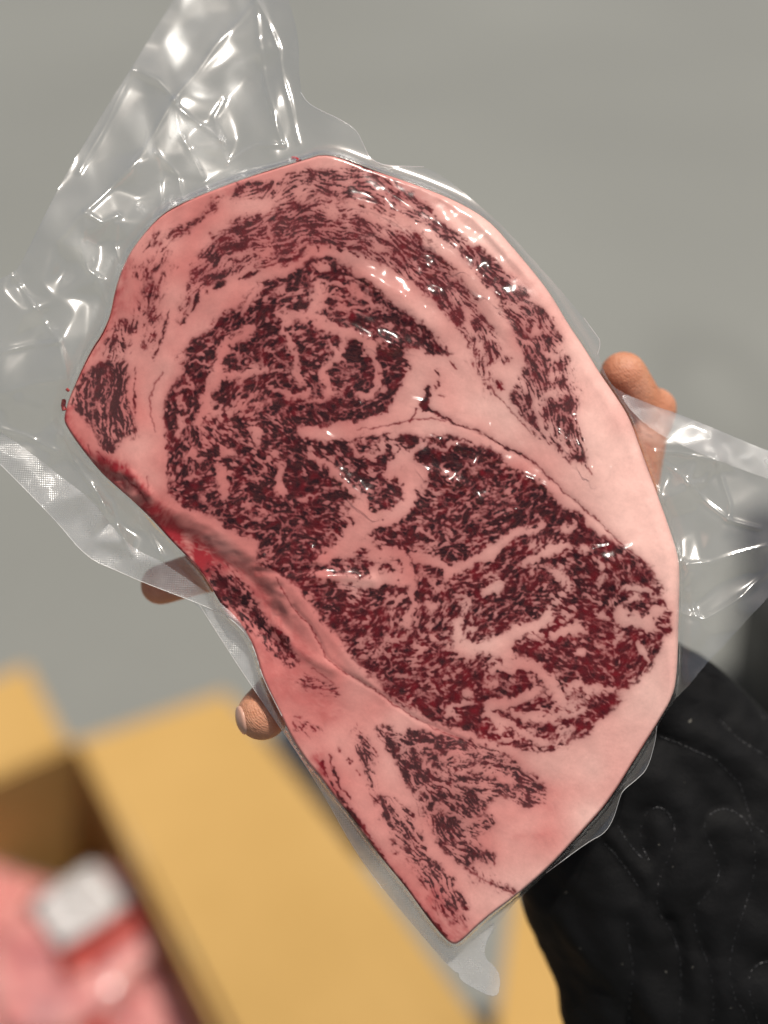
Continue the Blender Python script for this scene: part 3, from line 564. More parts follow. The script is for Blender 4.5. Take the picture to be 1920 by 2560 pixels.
# folds seen in the photo: x, y, height in mm
FOLD = [(631,0,4),(565,80,3),(498,162,4.5),(440,249,4.2),(380,345,3.2),(324,428,4),(270,485,2.6),(214,538,4),(145,602,2.5),(560,-40,0),(480,60,0),(400,120,-1),(340,180,2.8),(360,260,-1),(280,330,0),(200,420,-1),(150,500,1.5),(660,60,3.4),(655,120,4),(680,250,4),(700,365,3.5),(600,200,-1.6),(540,250,-1),(610,330,0),(545,350,3.6),(570,400,-1),(500,330,1),(470,300,3),(430,420,-1),(405,530,3),(385,380,3.5),(460,380,3),(500,460,0),(350,500,-1),(305,560,3.2),(300,690,2),(250,620,-1.4),(215,640,3),(240,695,2.6),(210,590,3),(170,680,-1.5),(120,700,2),(60,720,-1),(0,740,3),(60,790,3.5),(150,860,4),(160,960,3),(100,830,-1),(20,850,0),(0,960,2.5),(80,985,3),(110,970,3),(130,1050,-1),(60,1010,3),(0,1010,0),(740,60,0),(718,200,1),(740,300,0),(820,330,0),(150,1085,3),(200,1170,-1),(240,1230,3),(262,1268,3.6),(250,1180,3),(300,1250,0),(320,1240,3),(310,1350,3.5),(290,1300,-1),(370,1330,-1),(400,1390,2),(340,1400,.5),(-40,1080,.6),(0,1120,.6),(100,1190,.6),(200,1290,.6),(300,1390,.6),(400,1430,.8),(500,1480,.8),
 (1640,1030,1),(1780,1085,1),(1920,1160,1),(1640,1130,3),(1700,1135,3.6),(1760,1150,3),(1800,1160,3.7),(1820,1260,2.2),(1815,1300,3.6),(1850,1330,3.2),(1720,1215,3.6),(1690,1180,-1),(1770,1200,-1),(1680,1300,-1.5),(1740,1330,-1),(1720,1410,3),(1760,1410,2.5),(1850,1390,3),(1920,1370,3),(1820,1450,-1),(1900,1430,0),(1740,1520,-.5),(1720,1560,3),(1760,1550,2.5),(1860,1500,2.5),(1800,1580,0),(1740,1640,1),(1700,1700,1.5),(1990,1200,1),(1990,1350,0),(1230,2440,1.5),(1180,2420,-.5),(1210,2400,1)]
WARP = (fnoise(38, 77), fnoise(38, 78))
def crumple(seed, amp, extra):
    r = random.Random(seed); pts = []
    for x, y, h in extra: pts.append((x, y, h))
    tries = 0
    while tries < 9000:
        tries += 1
        x, y = r.uniform(-150, 2100), r.uniform(-150, 2600)
        if all((x-p[0])**2 + (y-p[1])**2 > 56**2 for p in pts): pts.append((x, y, r.uniform(-1.3, 2.2)*amp))
    res = geometry.delaunay_2d_cdt([Vector((p[0], p[1])) for p in pts], [], [], 0, .001)
    vv, faces, src = res[0], res[2], res[3]
    hh = [pts[s[0]][2] if s else 0. for s in src]
    Z = np.zeros((FNY, FNX)); FXw = FX + 9*WARP[0]; FYw = FY + 9*WARP[1]
    for f in faces:
        (x0, y0), (x1, y1), (x2, y2) = [vv[i] for i in f]; h0, h1, h2 = [hh[i] for i in f]
        det = (y1-y2)*(x0-x2) + (x2-x1)*(y0-y2)
        if abs(det) < 1e-6: continue
        sl = window([(x0,y0),(x1,y1),(x2,y2)], 40, -96, -96, g4, FNX, FNY)
        X, Y = FXw[sl], FYw[sl]
        if X.size == 0: continue
        l0 = ((y1-y2)*(X-x2) + (x2-x1)*(Y-y2))/det; l1 = ((y2-y0)*(X-x2) + (x0-x2)*(Y-y2))/det; l2 = 1-l0-l1
        m = (l0 >= -1e-6) & (l1 >= -1e-6) & (l2 >= -1e-6)
        Z[sl][m] = (l0*h0 + l1*h1 + l2*h2)[m]
    return Z
CREASE = np.zeros((FNY, FNX))                 # sharp creases
def crease(amp, w, *pts):
    sl = window(pts, w*5, -96, -96, g4, FNX, FNY)
    if FX[sl].size: d = seg_dist(FX[sl] + 3*WARP[1][sl], FY[sl] + 3*WARP[0][sl], pts); CREASE[sl] += amp*np.exp(-np.abs(d/w)**1.5)
for c_ in ([(636,-20),(645,90),(668,210),(702,366)],[(636,-20),(700,120),(735,300),(742,360)],[(631,0),(565,80),(498,162),(440,249)],[(445,262),(480,300),(548,352)],[(440,249),(400,200),(335,175)],[(440,249),(450,330),(505,440)],[(702,366),(640,372),(560,410),(545,350)],[(385,380),(395,450),(404,532)],[(385,380),(440,440),(455,500)],[(440,249),(380,345),(324,428),(214,538),(145,602)],
           [(216,545),(205,610),(222,680),(252,700)],[(292,560),(290,620),(304,692)],[(214,538),(260,560),(300,540)],[(40,690),(80,760),(150,855),(165,950)],[(0,985),(60,975),(150,950)],[(150,855),(80,860),(0,880)],[(240,700),(262,760),(280,770)],[(148,1085),(200,1165),(262,1270)],[(240,1230),(262,1268),(310,1352),(330,1390)],[(320,1240),(350,1290),(402,1392)],[(0,1075),(60,1090),(150,1130)],[(310,1352),(290,1300),(262,1268)],[(340,180),(270,300),(200,430)],[(545,350),(530,290),(560,240)],
           [(1640,1130),(1700,1135),(1800,1160)],[(1640,1140),(1720,1215),(1815,1300),(1900,1325)],[(1800,1160),(1820,1260),(1815,1300)],[(1800,1160),(1760,1210),(1720,1215)],[(1720,1410),(1780,1410),(1920,1370)],[(1700,1530),(1760,1552),(1860,1490),(1930,1420)],[(1710,1400),(1725,1430),(1700,1470)],[(1720,1480),(1740,1540)]):
    crease(.85, 6.0, *c_)
# where the free film lies slack; the narrow margins along the cut are taut
slack = np.clip(1 - np.clip((FX-690)/120, 0, 1)*np.clip((1560-FX)/60, 0, 1), .06, 1)
slack = slack*np.clip(1 - np.clip((FY-1470)/60, 0, 1)*np.clip((1660-FX)/50, 0, 1), .10, 1)
Zf = fblur(crumple(3, .9, FOLD), 7.5) + .25*fnoise(30, 71) + CREASE
Zb = fblur(crumple(8, .9, []), 8) + .3*fnoise(30, 72)
lean = fblur(np.interp(FY, [-96, 300, 560, 640, 760, 930, 1010, 1090], [-.030, -.0125, -.001, 0., .002, .0075, .006, 0.])*np.clip((820-FX)/160, 0, 1), 22)*np.where(BSD > -60, 1, 1)   # the slack upper corner flops back
sheet_f = -.0085 + .001*slack*Zf*1.5 + lean
sheet_b = np.minimum(-.0125 + .0009*slack*Zb + lean, sheet_f - .0006)
# height of the meat on the film's grid
def on_film(A):
    i = np.clip((FX-GX0)/G, 0, NX-1.001); j = np.clip((FY-GY0)/G, 0, NY-1.001); i0, j0 = i.astype(int), j.astype(int); u, v = i-i0, j-j0
    return (A[j0,i0]*(1-u)+A[j0,i0+1]*u)*(1-v) + (A[j0+1,i0]*(1-u)+A[j0+1,i0+1]*u)*v
HM = on_film(MH)
zin = np.maximum(fblur(np.where(SSD > 0, HM, -.004), 5), HM) + .0005
# wrinkles of the film over the meat, traced along the glints
WR = np.zeros_like(FX)
def wr(amp, w, *pts):
    sl = window(pts, w*4, -96, -96, g4, FNX, FNY)
    if FX[sl].size: d = seg_dist(FX[sl], FY[sl], pts); WR[sl] += 1.35*amp*np.exp(-(d/w)**2)
wr(.0017,17,(925,690),(965,715),(1010,742)); wr(.0011,15,(960,500),(1010,545),(1070,590),(1150,645),(1200,690),(1250,735)); wr(.0008,10,(1180,700),(1215,722),(1250,740)); wr(.0015,15,(900,835),(940,850),(985,865)); wr(.0009,11,(880,500),(935,510),(990,530)); wr(.0019,15,(850,1190),(890,1228),(940,1275)); wr(.0008,7,(1148,1205),(1175,1225),(1195,1250)); wr(.0009,8,(1310,1190),(1345,1205),(1385,1232)); wr(.0008,7,(1428,1098),(1455,1135),(1462,1180)); wr(.0008,7,(1395,1080),(1425,1105)); wr(.0007,6,(1480,1372),(1522,1365)); wr(.0009,8,(770,1450),(830,1440),(890,1445)); wr(.0007,6,(1072,1092),(1098,1100)); wr(.0008,7,(1140,1115),(1165,1130)); wr(.0006,6,(1050,1165),(1070,1180)); wr(.0007,6,(1225,1065),(1235,1095),(1250,1112)); wr(.0006,5,(1203,1080),(1206,1094)); wr(.0007,6,(780,1370),(786,1400)); wr(.0007,8,(1030,1000),(1055,1005)); wr(.0006,6,(815,1085),(835,1098)); wr(.0005,5,(1265,1165),(1272,1210)); wr(.0005,5,(1260,1290),(1290,1275)); wr(.0006,5,(1065,770),(1075,790)); wr(.0012,10,(1440,1050),(1470,1130),(1490,1200)); wr(.0006,5,(660,1390),(662,1440)); wr(.0009,9,(700,1490),(685,1540)); wr(.0006,6,(1470,1180),(1500,1160)); wr(.0005,5,(1500,1230),(1530,1170)); wr(.0006,5,(240,640),(250,700)); wr(.0006,5,(900,1010),(905,1020))
patch = 1.9*np.exp(-(((FX-1130)/190)**2 + ((FY-650)/120)**2)) + 1.7*np.exp(-(((FX-1180)/220)**2 + ((FY-1180)/100)**2)) + .9*np.exp(-(((FX-880)/70)**2 + ((FY-1230)/60)**2)) + .7*np.exp(-(((FX-850)/90)**2 + ((FY-1430)/40)**2)) + 1.1*np.exp(-(((FX-1500)/110)**2 + ((FY-1370)/60)**2)) + 1.2*np.exp(-(((FX-1460)/40)**2 + ((FY-1120)/80)**2)) + .5*np.exp(-(((FX-960)/90)**2+((FY-840)/60)**2)) + .4*np.exp(-(((FX-1480)/90)**2+((FY-1360)/70)**2))
zin = zin + WR + .00007*patch*fnoise(6, 73) + .00048*patch*fnoise(13, 76) + .0005*np.minimum(patch, 1) + .00002*fnoise(5, 74)
band = np.exp(-(seg_dist(FX, FY, [(950,500),(1030,560),(1130,640),(1230,720),(1290,790)])/62.)**2) + .8*np.exp(-(seg_dist(FX, FY, [(870,800),(960,850),(1050,890)])/34.)**2) + .6*np.exp(-(seg_dist(FX, FY, [(925,690),(1040,770)])/30.)**2)
tt = (FX*.60 - FY*.80); zin = zin + band*(.00055*np.sin(2*np.pi*tt/58. + 1.6*WARP[0] + .5*fnoise(12, 79)) + .00045)*np.clip(.75 + .6*fnoise(26, 80), .1, 1.6)
out_d = np.maximum(-SSD, 0)
edge_z = -edge_radius(FX, FY)*PXM*.95
zf = np.where(SSD > 0, zin, sheet_f + (np.maximum(edge_z, sheet_f) - sheet_f)*np.exp(-out_d/9.))
mixw = smooth((SSD + 8)/10.)
zf = np.where(np.abs(SSD) < 10, fblur(zf, 3.2)*(1-np.abs(SSD)/10) + zf*(np.abs(SSD)/10), zf)
zf = np.maximum(zf, np.where(SSD > -3, HM + .0004, -1))
zb = np.where(SSD > 0, -THICK - .0012, sheet_b + (-THICK - .0012 - sheet_b)*np.exp(-out_d/14.))
zb = np.minimum(zb, zf - .0004)

def film_material(name, haze, rough, emboss=False, tint=(1,1,1), ior=1.5, grain=1., faces=1.):
    N = Nodes(name); o = N.obj()
    if emboss:
        mp = N.n('Mapping', Vector=o, _vector_type='POINT'); mp.inputs['Rotation'].default_value = (0, 0, math.radians(-48 if emboss == 1 else 22))
        sp = N.n('SeparateXYZ', Vector=mp.outputs[0])
        k = 2*math.pi/.00098
        wv = N.math('MULTIPLY', N.math('SINE', N.math('MULTIPLY', sp.outputs[0], k)), N.math('SINE', N.math('MULTIPLY', sp.outputs[1], k)))
        h = N.math('ADD', N.math('MULTIPLY', wv, N.ramp(N.noise(90, 3, .6, o), [(.35, (.12,)*3), (.65, (.6,)*3)])), N.math('MULTIPLY', N.noise(160, 3, .5, o), 1.2))
        nrm = N.bump(h, .8, .0003)
    else:
        h = N.math('ADD', N.noise(240, 2, .5, o), N.math('MULTIPLY', N.noise(2400, 2, .5, o), .05*grain))
        nrm = N.bump(h, .10, .0003)
    bf = N.n('NewGeometry').outputs['Backfacing']            # a thin sheet reflects alike from both sides
    io = N.math('ADD', N.math('MULTIPLY', bf, 1/ior - ior), ior)
    fr = N.math('MINIMUM', N.math('MULTIPLY', N.n('Fresnel', IOR=io, Normal=nrm).outputs[0], faces), 1.)
    tr = N.n('BsdfTransparent', Color=(*tint, 1)); gl = N.n('BsdfGlossy', Roughness=rough, Normal=nrm, Color=(1, 1, 1, 1))
    df = N.n('BsdfDiffuse', Color=(.86,.86,.86,1), Normal=nrm); tl = N.n('BsdfTranslucent', Color=(.86,.86,.86,1))
    a1 = N.n('MixShader', Fac=.35); N.set(a1, '#1', df.outputs[0]); N.set(a1, '#2', tl.outputs[0])
    hz = N.math('MULTIPLY', N.ramp(N.noise(55, 4, .6, o), [(.3, (.55,)*3), (.75, (1.4,)*3)]), haze)
    a2 = N.n('MixShader', Fac=hz); N.set(a2, '#1', tr.outputs[0]); N.set(a2, '#2', a1.outputs[0])
    a3 = N.n('MixShader', Fac=fr); N.set(a3, '#1', a2.outputs[0]); N.set(a3, '#2', gl.outputs[0])
    return N.surface(a3.outputs[0])
FILM_F = film_material('film_on_meat', .004, .19, ior=1.37, faces=1.0); FILM_O = film_material('free_film', .04, .18, ior=1.5, faces=2.0); FILM_B = film_material('back_film', .03, .30, ior=1.5, faces=1.2)
SEAL_L = film_material('embossed_seal', .34, .22, 1, ior=1.5, faces=2.); SEAL_R = film_material('embossed_seal_right', .26, .24, 2, ior=1.45, faces=1.5)
bag = empty('vacuum_bag', HOLD)
tag(bag, 'clear plastic vacuum bag sealed tightly around the big steak in the hand', 'bag')
def film_part(name, mask_sd, z, mat, inset=None):
    X, Y = FX.copy(), FY.copy(); jj, ii = np.gradient(mask_sd, g4); L = np.hypot(ii, jj)+1e-6
    r = (mask_sd <= 0) & (mask_sd > -2*g4); X[r] += (-mask_sd*ii/L)[r]; Y[r] += (-mask_sd*jj/L)[r]
    ok = (mask_sd[:-1,:-1] > -1.5*g4) & (mask_sd[1:,:-1] > -1.5*g4) & (mask_sd[:-1,1:] > -1.5*g4) & (mask_sd[1:,1:] > -1.5*g4)
    c = .25*(mask_sd[:-1,:-1] + mask_sd[1:,:-1] + mask_sd[:-1,1:] + mask_sd[1:,1:]); ok &= c > -.2*g4
    P = np.stack([(X-960)/FPX*(DIST-z), (1280-Y)/FPX*(DIST-z), z], -1)
    u, q = grid_part(ok, P)
    return link(name, mesh_np(name, P.reshape(-1,3)[u], q), mat, bag)
ff = film_part('front_film', np.minimum(BSD, SSD + 4), zf, FILM_F); fo = film_part('free_film', np.minimum(BSD, -SSD - 4), zf, FILM_O); fb = film_part('back_film', BSD, zb, FILM_B)
SEAL_A = [(-70,1020),(0,1078),(54,1114),(159,1197),(235,1252),(290,1330),(345,1378),(400,1400),(470,1448),(540,1496),(600,1550),(637,1618),(620,1600),(612,1580),(570,1541),(494,1508),(440,1489),(355,1455),(300,1430),(217,1395),(145,1308),(72,1232),(0,1160),(-70,1099)]
SEAL_C = [(500,1512),(545,1530),(600,1580),(632,1640),(654,1705),(690,1785),(760,1905),(830,1998),(905,2095),(950,2155),(1010,2226),(1068,2305),(1110,2352),(1140,2368),(1180,2350),(1250,2290),(1200,2384),(1246,2424),(1252,2458),(1242,2499),(1173,2465),(1148,2447),(1148,2431),(1134,2430),(1053,2337),(955,2220),(878,2111),(801,1968),(702,1819),(626,1709),(571,1625)]
SEAL_B = [(1545,977),(1640,1016),(1700,1035),(1920,1127),(2030,1172),(2030,1235),(1920,1197),(1800,1155),(1690,1108),(1620,1068),(1570,1020)]
SEAL_A, SEAL_B, SEAL_C = [smooth_poly(p_, 2) for p_ in (SEAL_A, SEAL_B, SEAL_C)]
for poly, mt in ((SEAL_A, SEAL_L), (SEAL_C, SEAL_L), (SEAL_B, SEAL_R)):
    s_ = sdf(FX, FY, poly)
    o = film_part('seal_strip', s_, np.maximum(zf, sheet_f) + .0005, mt); o['label'] = 'milky embossed heat-seal strip of the bag'
# the doubled lip along the front edge of the left seal and thin bright cut edges
def cord(name, pts, r, mat, zoff=.0007, parent=bag):
    bm = bmesh.new(); P = []
    for x, y in pts:
        i = int(np.clip((x+96)/g4, 0, FNX-1)); j = int(np.clip((y+96)/g4, 0, FNY-1)); P.append(loc(x, y, float(zf[j, i]) + zoff))
    prev = None
    for k, p in enumerate(P):
        t = (P[min(k+1, len(P)-1)] - P[max(k-1, 0)]).normalized(); n1 = t.cross(Vector((0,0,1))).normalized(); n2 = t.cross(n1)
        ring = [bm.verts.new(p + (n1*math.cos(a)+n2*math.sin(a))*r) for a in (0, 1.57, 3.14, 4.71)]
        if prev:
            for a in range(4): bm.faces.new((prev[a], prev[(a+1) % 4], ring[(a+1) % 4], ring[a]))
        prev = ring
    bmesh.ops.recalc_face_normals(bm, faces=bm.faces[:])
    return link(name, mesh_bm(name, bm), mat, parent)
def dense(pts, step=8):
    out = []
    for (x0, y0), (x1, y1) in zip(pts[:-1], pts[1:]):
        n = max(1, int(math.hypot(x1-x0, y1-y0)/step)); out += [(x0+(x1-x0)*k/n, y0+(y1-y0)*k/n) for k in range(n)]
    return out + [pts[-1]]
def open_smooth(P, it=2):
    P = np.array(P, float)
    for _ in range(it):
        Q = np.stack([.75*P[:-1]+.25*P[1:], .25*P[:-1]+.75*P[1:]], 1).reshape(-1, 2); P = np.concatenate([P[:1], Q, P[-1:]])
    return [tuple(p) for p in P]
EDGE = film_material('film_cut_edge', .55, .25)
for pts in ([(0,1160),(72,1232),(145,1308),(217,1395),(300,1430),(355,1455),(494,1507),(570,1541),(612,1580),(637,1625),(654,1690),(705,1790)], [(498,1511),(570,1625),(625,1709),(701,1819),(800,1968),(878,2112),(955,2221)],
            [(752,231),(768,256),(793,272),(850,298),(891,324),(908,360),(922,392),(945,408),(970,414),(1060,417)], [(1460,795),(1487,832),(1503,854),(1494,886)], [(1642,1815),(1638,1855),(1619,1922),(1590,1950),(1557,1976),(1549,1995),(1533,2050),(1510,2085),(1471,2104),(1366,2182)]):
    cord('cut_edge', dense(open_smooth(pts)), .00013, EDGE)
# traces of red juice in the folds
JU = Nodes('meat_juice'); JUICE = JU.principled(Base_Color=(.45,.02,.015), Roughness=.15)
for pts, r in (([(160,1000),(158,1014),(161,1026)], .0009), ([(166,972),(172,978)], .0006), ([(732,395),(742,398),(750,403)], .0009), ([(176,1010),(180,1020)], .0004)):
    o = cord('juice_streak', dense(pts, 4), r, JUICE, -.0016)
# ---------------------------------------------------------------- the hand behind the steak and its sleeve
def capsule(bm, a, b, ra, rb, seg=20, rings=6):
    ax = (b-a); L = ax.length; ax = ax/L if L > 1e-9 else Vector((0,0,1))
    n1 = ax.orthogonal().normalized(); n2 = ax.cross(n1)
    prof = [(-ra*math.cos(t), ra*math.sin(t)) for t in np.linspace(.02, math.pi/2, rings)] + [(L + rb*math.sin(t), rb*math.cos(t)) for t in np.linspace(0, math.pi/2-.02, rings)]
    prev = None
    for h, r in prof:
        ring = [bm.verts.new(a + ax*h + (n1*math.cos(2*math.pi*k/seg) + n2*math.sin(2*math.pi*k/seg))*r) for k in range(seg)]
        if prev:
            for k in range(seg): bm.faces.new((prev[k], prev[(k+1) % seg], ring[(k+1) % seg], ring[k]))
        else: bm.faces.new(ring[::-1])
        prev = ring
    bm.faces.new(prev)
MM = .001
def HP(x, y, z): return loc(x, y, z*MM)
FINGERS = {
 'index':  [(1010,1150,-37,10.5),(840,1070,-35,9.2),(690,1030,-32,8.4),(600,1015,-30,7.6)],
 'middle': [(930,1290,-38,10.5),(700,1350,-37,9.4),(520,1425,-33,8.8),(402,1462,-30,8.2)],
 'ring':   [(930,1450,-38,10.2),(810,1590,-40,9.2),(715,1712,-32,9.4),(656,1786,-17,10.2)],
 'little': [(960,1610,-38,9.5),(920,1740,-38,8.2),(915,1840,-34,7.6),(930,1890,-30,7.0)],
 'thumb':  [(1440,1640,-46,17),(1548,1360,-45,12),(1620,1040,-41,9.3),(1558,938,-33,9.7)],
}
def hand_mesh():
    bm = bmesh.new()
    wrist = HP(1500,1830,-56)
    for k, ch in FINGERS.items():
        P = [(HP(x, y, z), r*MM) for x, y, z, r in ch]
        for (p, r), (q, s) in zip(P[:-1], P[1:]): capsule(bm, p, q, r, s)
        if k != 'thumb': capsule(bm, wrist, P[0][0], .017, P[0][1]*1.05)
        # knuckle swellings
        for p, r in P[1:-1]: capsule(bm, p, p+Vector((0,0,-.001)), r*1.08, r*1.08)
        if k == 'thumb': capsule(bm, HP(1636,1024,-42), HP(1622,1062,-43), .0093, .0093)
    capsule(bm, wrist, HP(1440,1640,-46), .020, .018); capsule(bm, HP(1150,1450,-40), HP(1300,1600,-44), .013, .016)
    capsule(bm, HP(1480,1800,-58), HP(1540,1880,-60), .024, .024)
    capsule(bm, HP(1510,1840,-60), HP(1900,2500,-100), .026, .036)
    bmesh.ops.recalc_face_normals(bm, faces=bm.faces[:])
    tmp = bpy.data.objects.new('tmp', mesh_bm('tmp', bm)); COL.objects.link(tmp)
    m = tmp.modifiers.new('r', 'REMESH'); m.mode = 'VOXEL'; m.voxel_size = .0011
    m2 = tmp.modifiers.new('s', 'SMOOTH'); m2.iterations = 14; m2.factor = .5
    dg = bpy.context.evaluated_depsgraph_get(); me = bpy.data.meshes.new_from_object(tmp.evaluated_get(dg))
    bpy.data.objects.remove(tmp)
    me.polygons.foreach_set('use_smooth', [True]*len(me.polygons)); me.name = 'person'
    return me
def skin_material():
    N = Nodes('brown_skin'); o = N.obj()
    c = N.ramp(N.noise(60, 4, .6, o), [(.28, (.36,.14,.07)), (.5, (.48,.21,.115)), (.75, (.57,.29,.19))])
    wv = N.n('TexWave', Vector=o, Scale=420, Distortion=6., Detail=2., _wave_type='BANDS', _bands_direction='DIAGONAL')
    wv.inputs['Detail Scale'].default_value = .4
    h = N.math('ADD', N.math('MULTIPLY', wv.outputs['Fac'], .10), N.noise(700, 3, .6, o))
    h = N.math('ADD', h, N.math('MULTIPLY', N.noise(120, 2, .5, o), 1.2))
    c = N.mix(N.ramp(N.noise(38, 2, .5, o), [(.45, (0.,)*3), (.7, (.5,)*3)]), c, (.55,.17,.10))
    return N.principled(Base_Color=c, Roughness=.55, Normal=N.bump(h, .7, .0007), Subsurface_Weight=.12, Subsurface_Radius=(.006,.002,.001), Subsurface_Scale=.3)
SKIN = skin_material()
person = link('person', hand_mesh(), SKIN); person.matrix_world = HOLD
tag(person, 'person in a black quilted jacket holding the bagged steak from behind', 'person')
# finger nail: a thin plate that follows the outside of the finger tip
def nail(tip, ndir, udir, la, lb):
    ndir = ndir.normalized(); udir = (udir - ndir*udir.dot(ndir)).normalized(); vdir = ndir.cross(udir)
    tree = BVHTree.FromPolygons([v.co for v in person.data.vertices], [tuple(p.vertices) for p in person.data.polygons])
    bm = bmesh.new(); A, B = 12, 24; rings = []
    def pt(a_, r_, lift):
        x = la*r_*math.cos(a_)*(1.0 if math.cos(a_) > 0 else .9); y = lb*r_*math.copysign(abs(math.sin(a_))**.8, math.sin(a_))
        o_ = tip + udir*x + vdir*y*.8
        d_ = (-ndir + vdir*(-y/.012)).normalized(); h = tree.ray_cast(o_ - d_*.025, d_)
        p = h[0] if h[0] else o_ + ndir*.009
        n_ = h[1] if h[0] else ndir
        return p + n_*lift
    c = bm.verts.new(pt(0, 0, .0007))
    for k in range(1, A+1):
        r_ = k/A; rings.append([bm.verts.new(pt(2*math.pi*q/B, r_, .0007 if k < A-1 else (.0005 if k == A-1 else -.0004))) for q in range(B)])
    for q in range(B): bm.faces.new((c, rings[0][q], rings[0][(q+1) % B]))
    for k in range(A-1):
        for q in range(B): bm.faces.new((rings[k][q], rings[k+1][q], rings[k+1][(q+1) % B], rings[k][(q+1) % B]))
    bmesh.ops.recalc_face_normals(bm, faces=bm.faces[:])
    return mesh_bm('fingernail', bm)
NL = Nodes('fingernail'); NAILM = NL.principled(Base_Color=NL.ramp(NL.noise(90, 2, .5, NL.obj()), [(.3, (.50,.27,.19)), (.7, (.58,.35,.27))]), Roughness=.3)
link('fingernail', nail(HP(656,1790,-17), Vector((-.95, -.12, .28)), Vector((.05, -.92, .38)), .0060, .0046), NAILM, person)
# --- sleeve: a quilted tube
RINGS = [(1395,1735,-46,262,24),(1440,1790,-54,300,30),(1540,1915,-62,345,36),(1650,2065,-66,395,41),(1765,2225,-72,445,46),(1900,2440,-82,500,52),(2040,2680,-95,540,58),(2180,2940,-110,560,62)]
STITCH = [[(830,1160),(790,1080),(775,1000),(780,930),(810,860),(870,820),(920,828),(955,860),(990,930),(997,1030),(960,1130),(915,1230),(885,1330),(880,1430),(905,1520),(965,1600),(1000,1680),(1030,1790),(1035,1950),(1022,2212),(1010,2400)],
 [(1280,1200),(1250,1110),(1195,1000),(1187,930),(1215,870),(1265,838),(1320,828),(1380,845),(1440,890),(1485,960),(1505,1050),(1515,1150),(1505,1250),(1470,1390),(1420,1540),(1380,1660),(1350,1800),(1352,1930),(1385,2050),(1440,2130),(1500,2300)],
 [(1285,1215),(1270,1290),(1210,1370),(1120,1470),(1122,1570),(1150,1680),(1200,1800),(1235,1940),(1245,2080),(1235,2230),(1220,2400)],
 [(1680,1790),(1595,1810),(1530,1830),(1480,1880),(1468,1960),(1490,2070),(1535,2212),(1560,2400)],
 [(480,960),(540,1050),(620,1130),(700,1240),(760,1330)], [(630,940),(680,1020),(740,1100),(790,1150)], [(690,1560),(700,1700),(725,1830),(722,1960),(700,2100),(705,2260)]]
STITCH = [T((1300,1700), s, .3887) for s in STITCH]
ST_HID = [[(1620,1830),(1700,1860),(1790,1900),(1850,1960),(1880,2060),(1960,2120)], [(1800,1800),(1850,1850),(1930,1900)]]
def sleeve():
    n, mrow = 200, 170
    ts = np.linspace(0, 1, mrow); R = np.array(RINGS, float); tk = np.linspace(0, 1, len(R))
    C = np.stack([np.interp(ts, tk, R[:, k]) for k in range(5)], 1)
    for _ in range(12): C[1:-1] = .25*C[:-2] + .5*C[1:-1] + .25*C[2:]
    cen = np.array([loc(x, y, z*MM) for x, y, z, r, rz in C]); rad = np.array([r/FPX*(DIST-z*MM) for x, y, z, r, rz in C]); rz = C[:, 4]*MM
    V = np.zeros((mrow, n, 3)); Nn = np.zeros_like(V)
    for i in range(mrow):
        t = cen[min(i+1, mrow-1)] - cen[max(i-1, 0)]; t[2] = 0; t /= np.linalg.norm(t); sd = np.array([t[1], -t[0], 0])
        an = np.linspace(0, 2*np.pi, n, endpoint=False)
        se = lambda q, p: np.sign(q)*np.abs(q)**p
        V[i] = cen[i] + sd*(rad[i]*se(np.cos(an), .9))[:, None] + np.array([0, 0, 1.])*(rz[i]*se(np.sin(an), .8))[:, None]
        Nn[i] = sd*(np.cos(an)/rad[i])[:, None] + np.array([0, 0, 1.])*(np.sin(an)/rz[i])[:, None]
    Nn /= np.linalg.norm(Nn, axis=-1, keepdims=True)
    idx = np.arange(mrow*n).reshape(mrow, n); a_ = idx[:-1]; b_ = np.roll(idx, -1, 1)[:-1]; c_ = np.roll(idx, -1, 1)[1:]; d_ = idx[1:]
    Q = np.stack([a_, b_, c_, d_], -1).reshape(-1, 4)
    return V, Nn, Q
SV, SN, SQ = sleeve()
def cast_sleeve(px, py, tree):
    d = loc(px, py, 0) - Vector((0, 0, DIST)); h = tree.ray_cast(Vector((0, 0, DIST)), d.normalized()); return h[0], h[1]
tree = BVHTree.FromPolygons([tuple(v) for v in SV.reshape(-1, 3)], [tuple(q) for q in SQ])
seams = []
for s in STITCH + ST_HID:
    for x, y in dense(s, 5):
        h = cast_sleeve(x, y, tree)[0]
        if h: seams.append(h)
kd = KDTree(len(seams))
for i, s in enumerate(seams): kd.insert(s, i)
kd.balance()
flat = SV.reshape(-1, 3); fn = SN.reshape(-1, 3)
disp = np.zeros(len(flat))
for i, v in enumerate(flat):
    d = kd.find(v)[2] or 1.
    p = Vector(v)
    puff = .0034*(1 - math.exp(-(d/.006)))
    w = noise.noise(p*38 + Vector((3, 1, 7)))*.0035 + noise.noise(Vector((p.x*60 + p.y*45, p.x*25 - p.y*30, p.z*40)))*.0030 + noise.noise(p*150)*.0006
    # folds running across the sleeve near the cuff
    s = (p.x*.78 - p.y*.62); q = (p.x*.62 + p.y*.78)
    fold = math.sin(q*165 + 2.2*noise.noise(p*25))*.0022*max(0., 1 - abs((s - .075)/.05))
    dd = d if d < .02 else .02
    pucker = .0007*math.exp(-(d/.004))*noise.noise(p*420)
    disp[i] = puff + w + fold + pucker - .002
flat2 = flat + fn*disp[:, None]
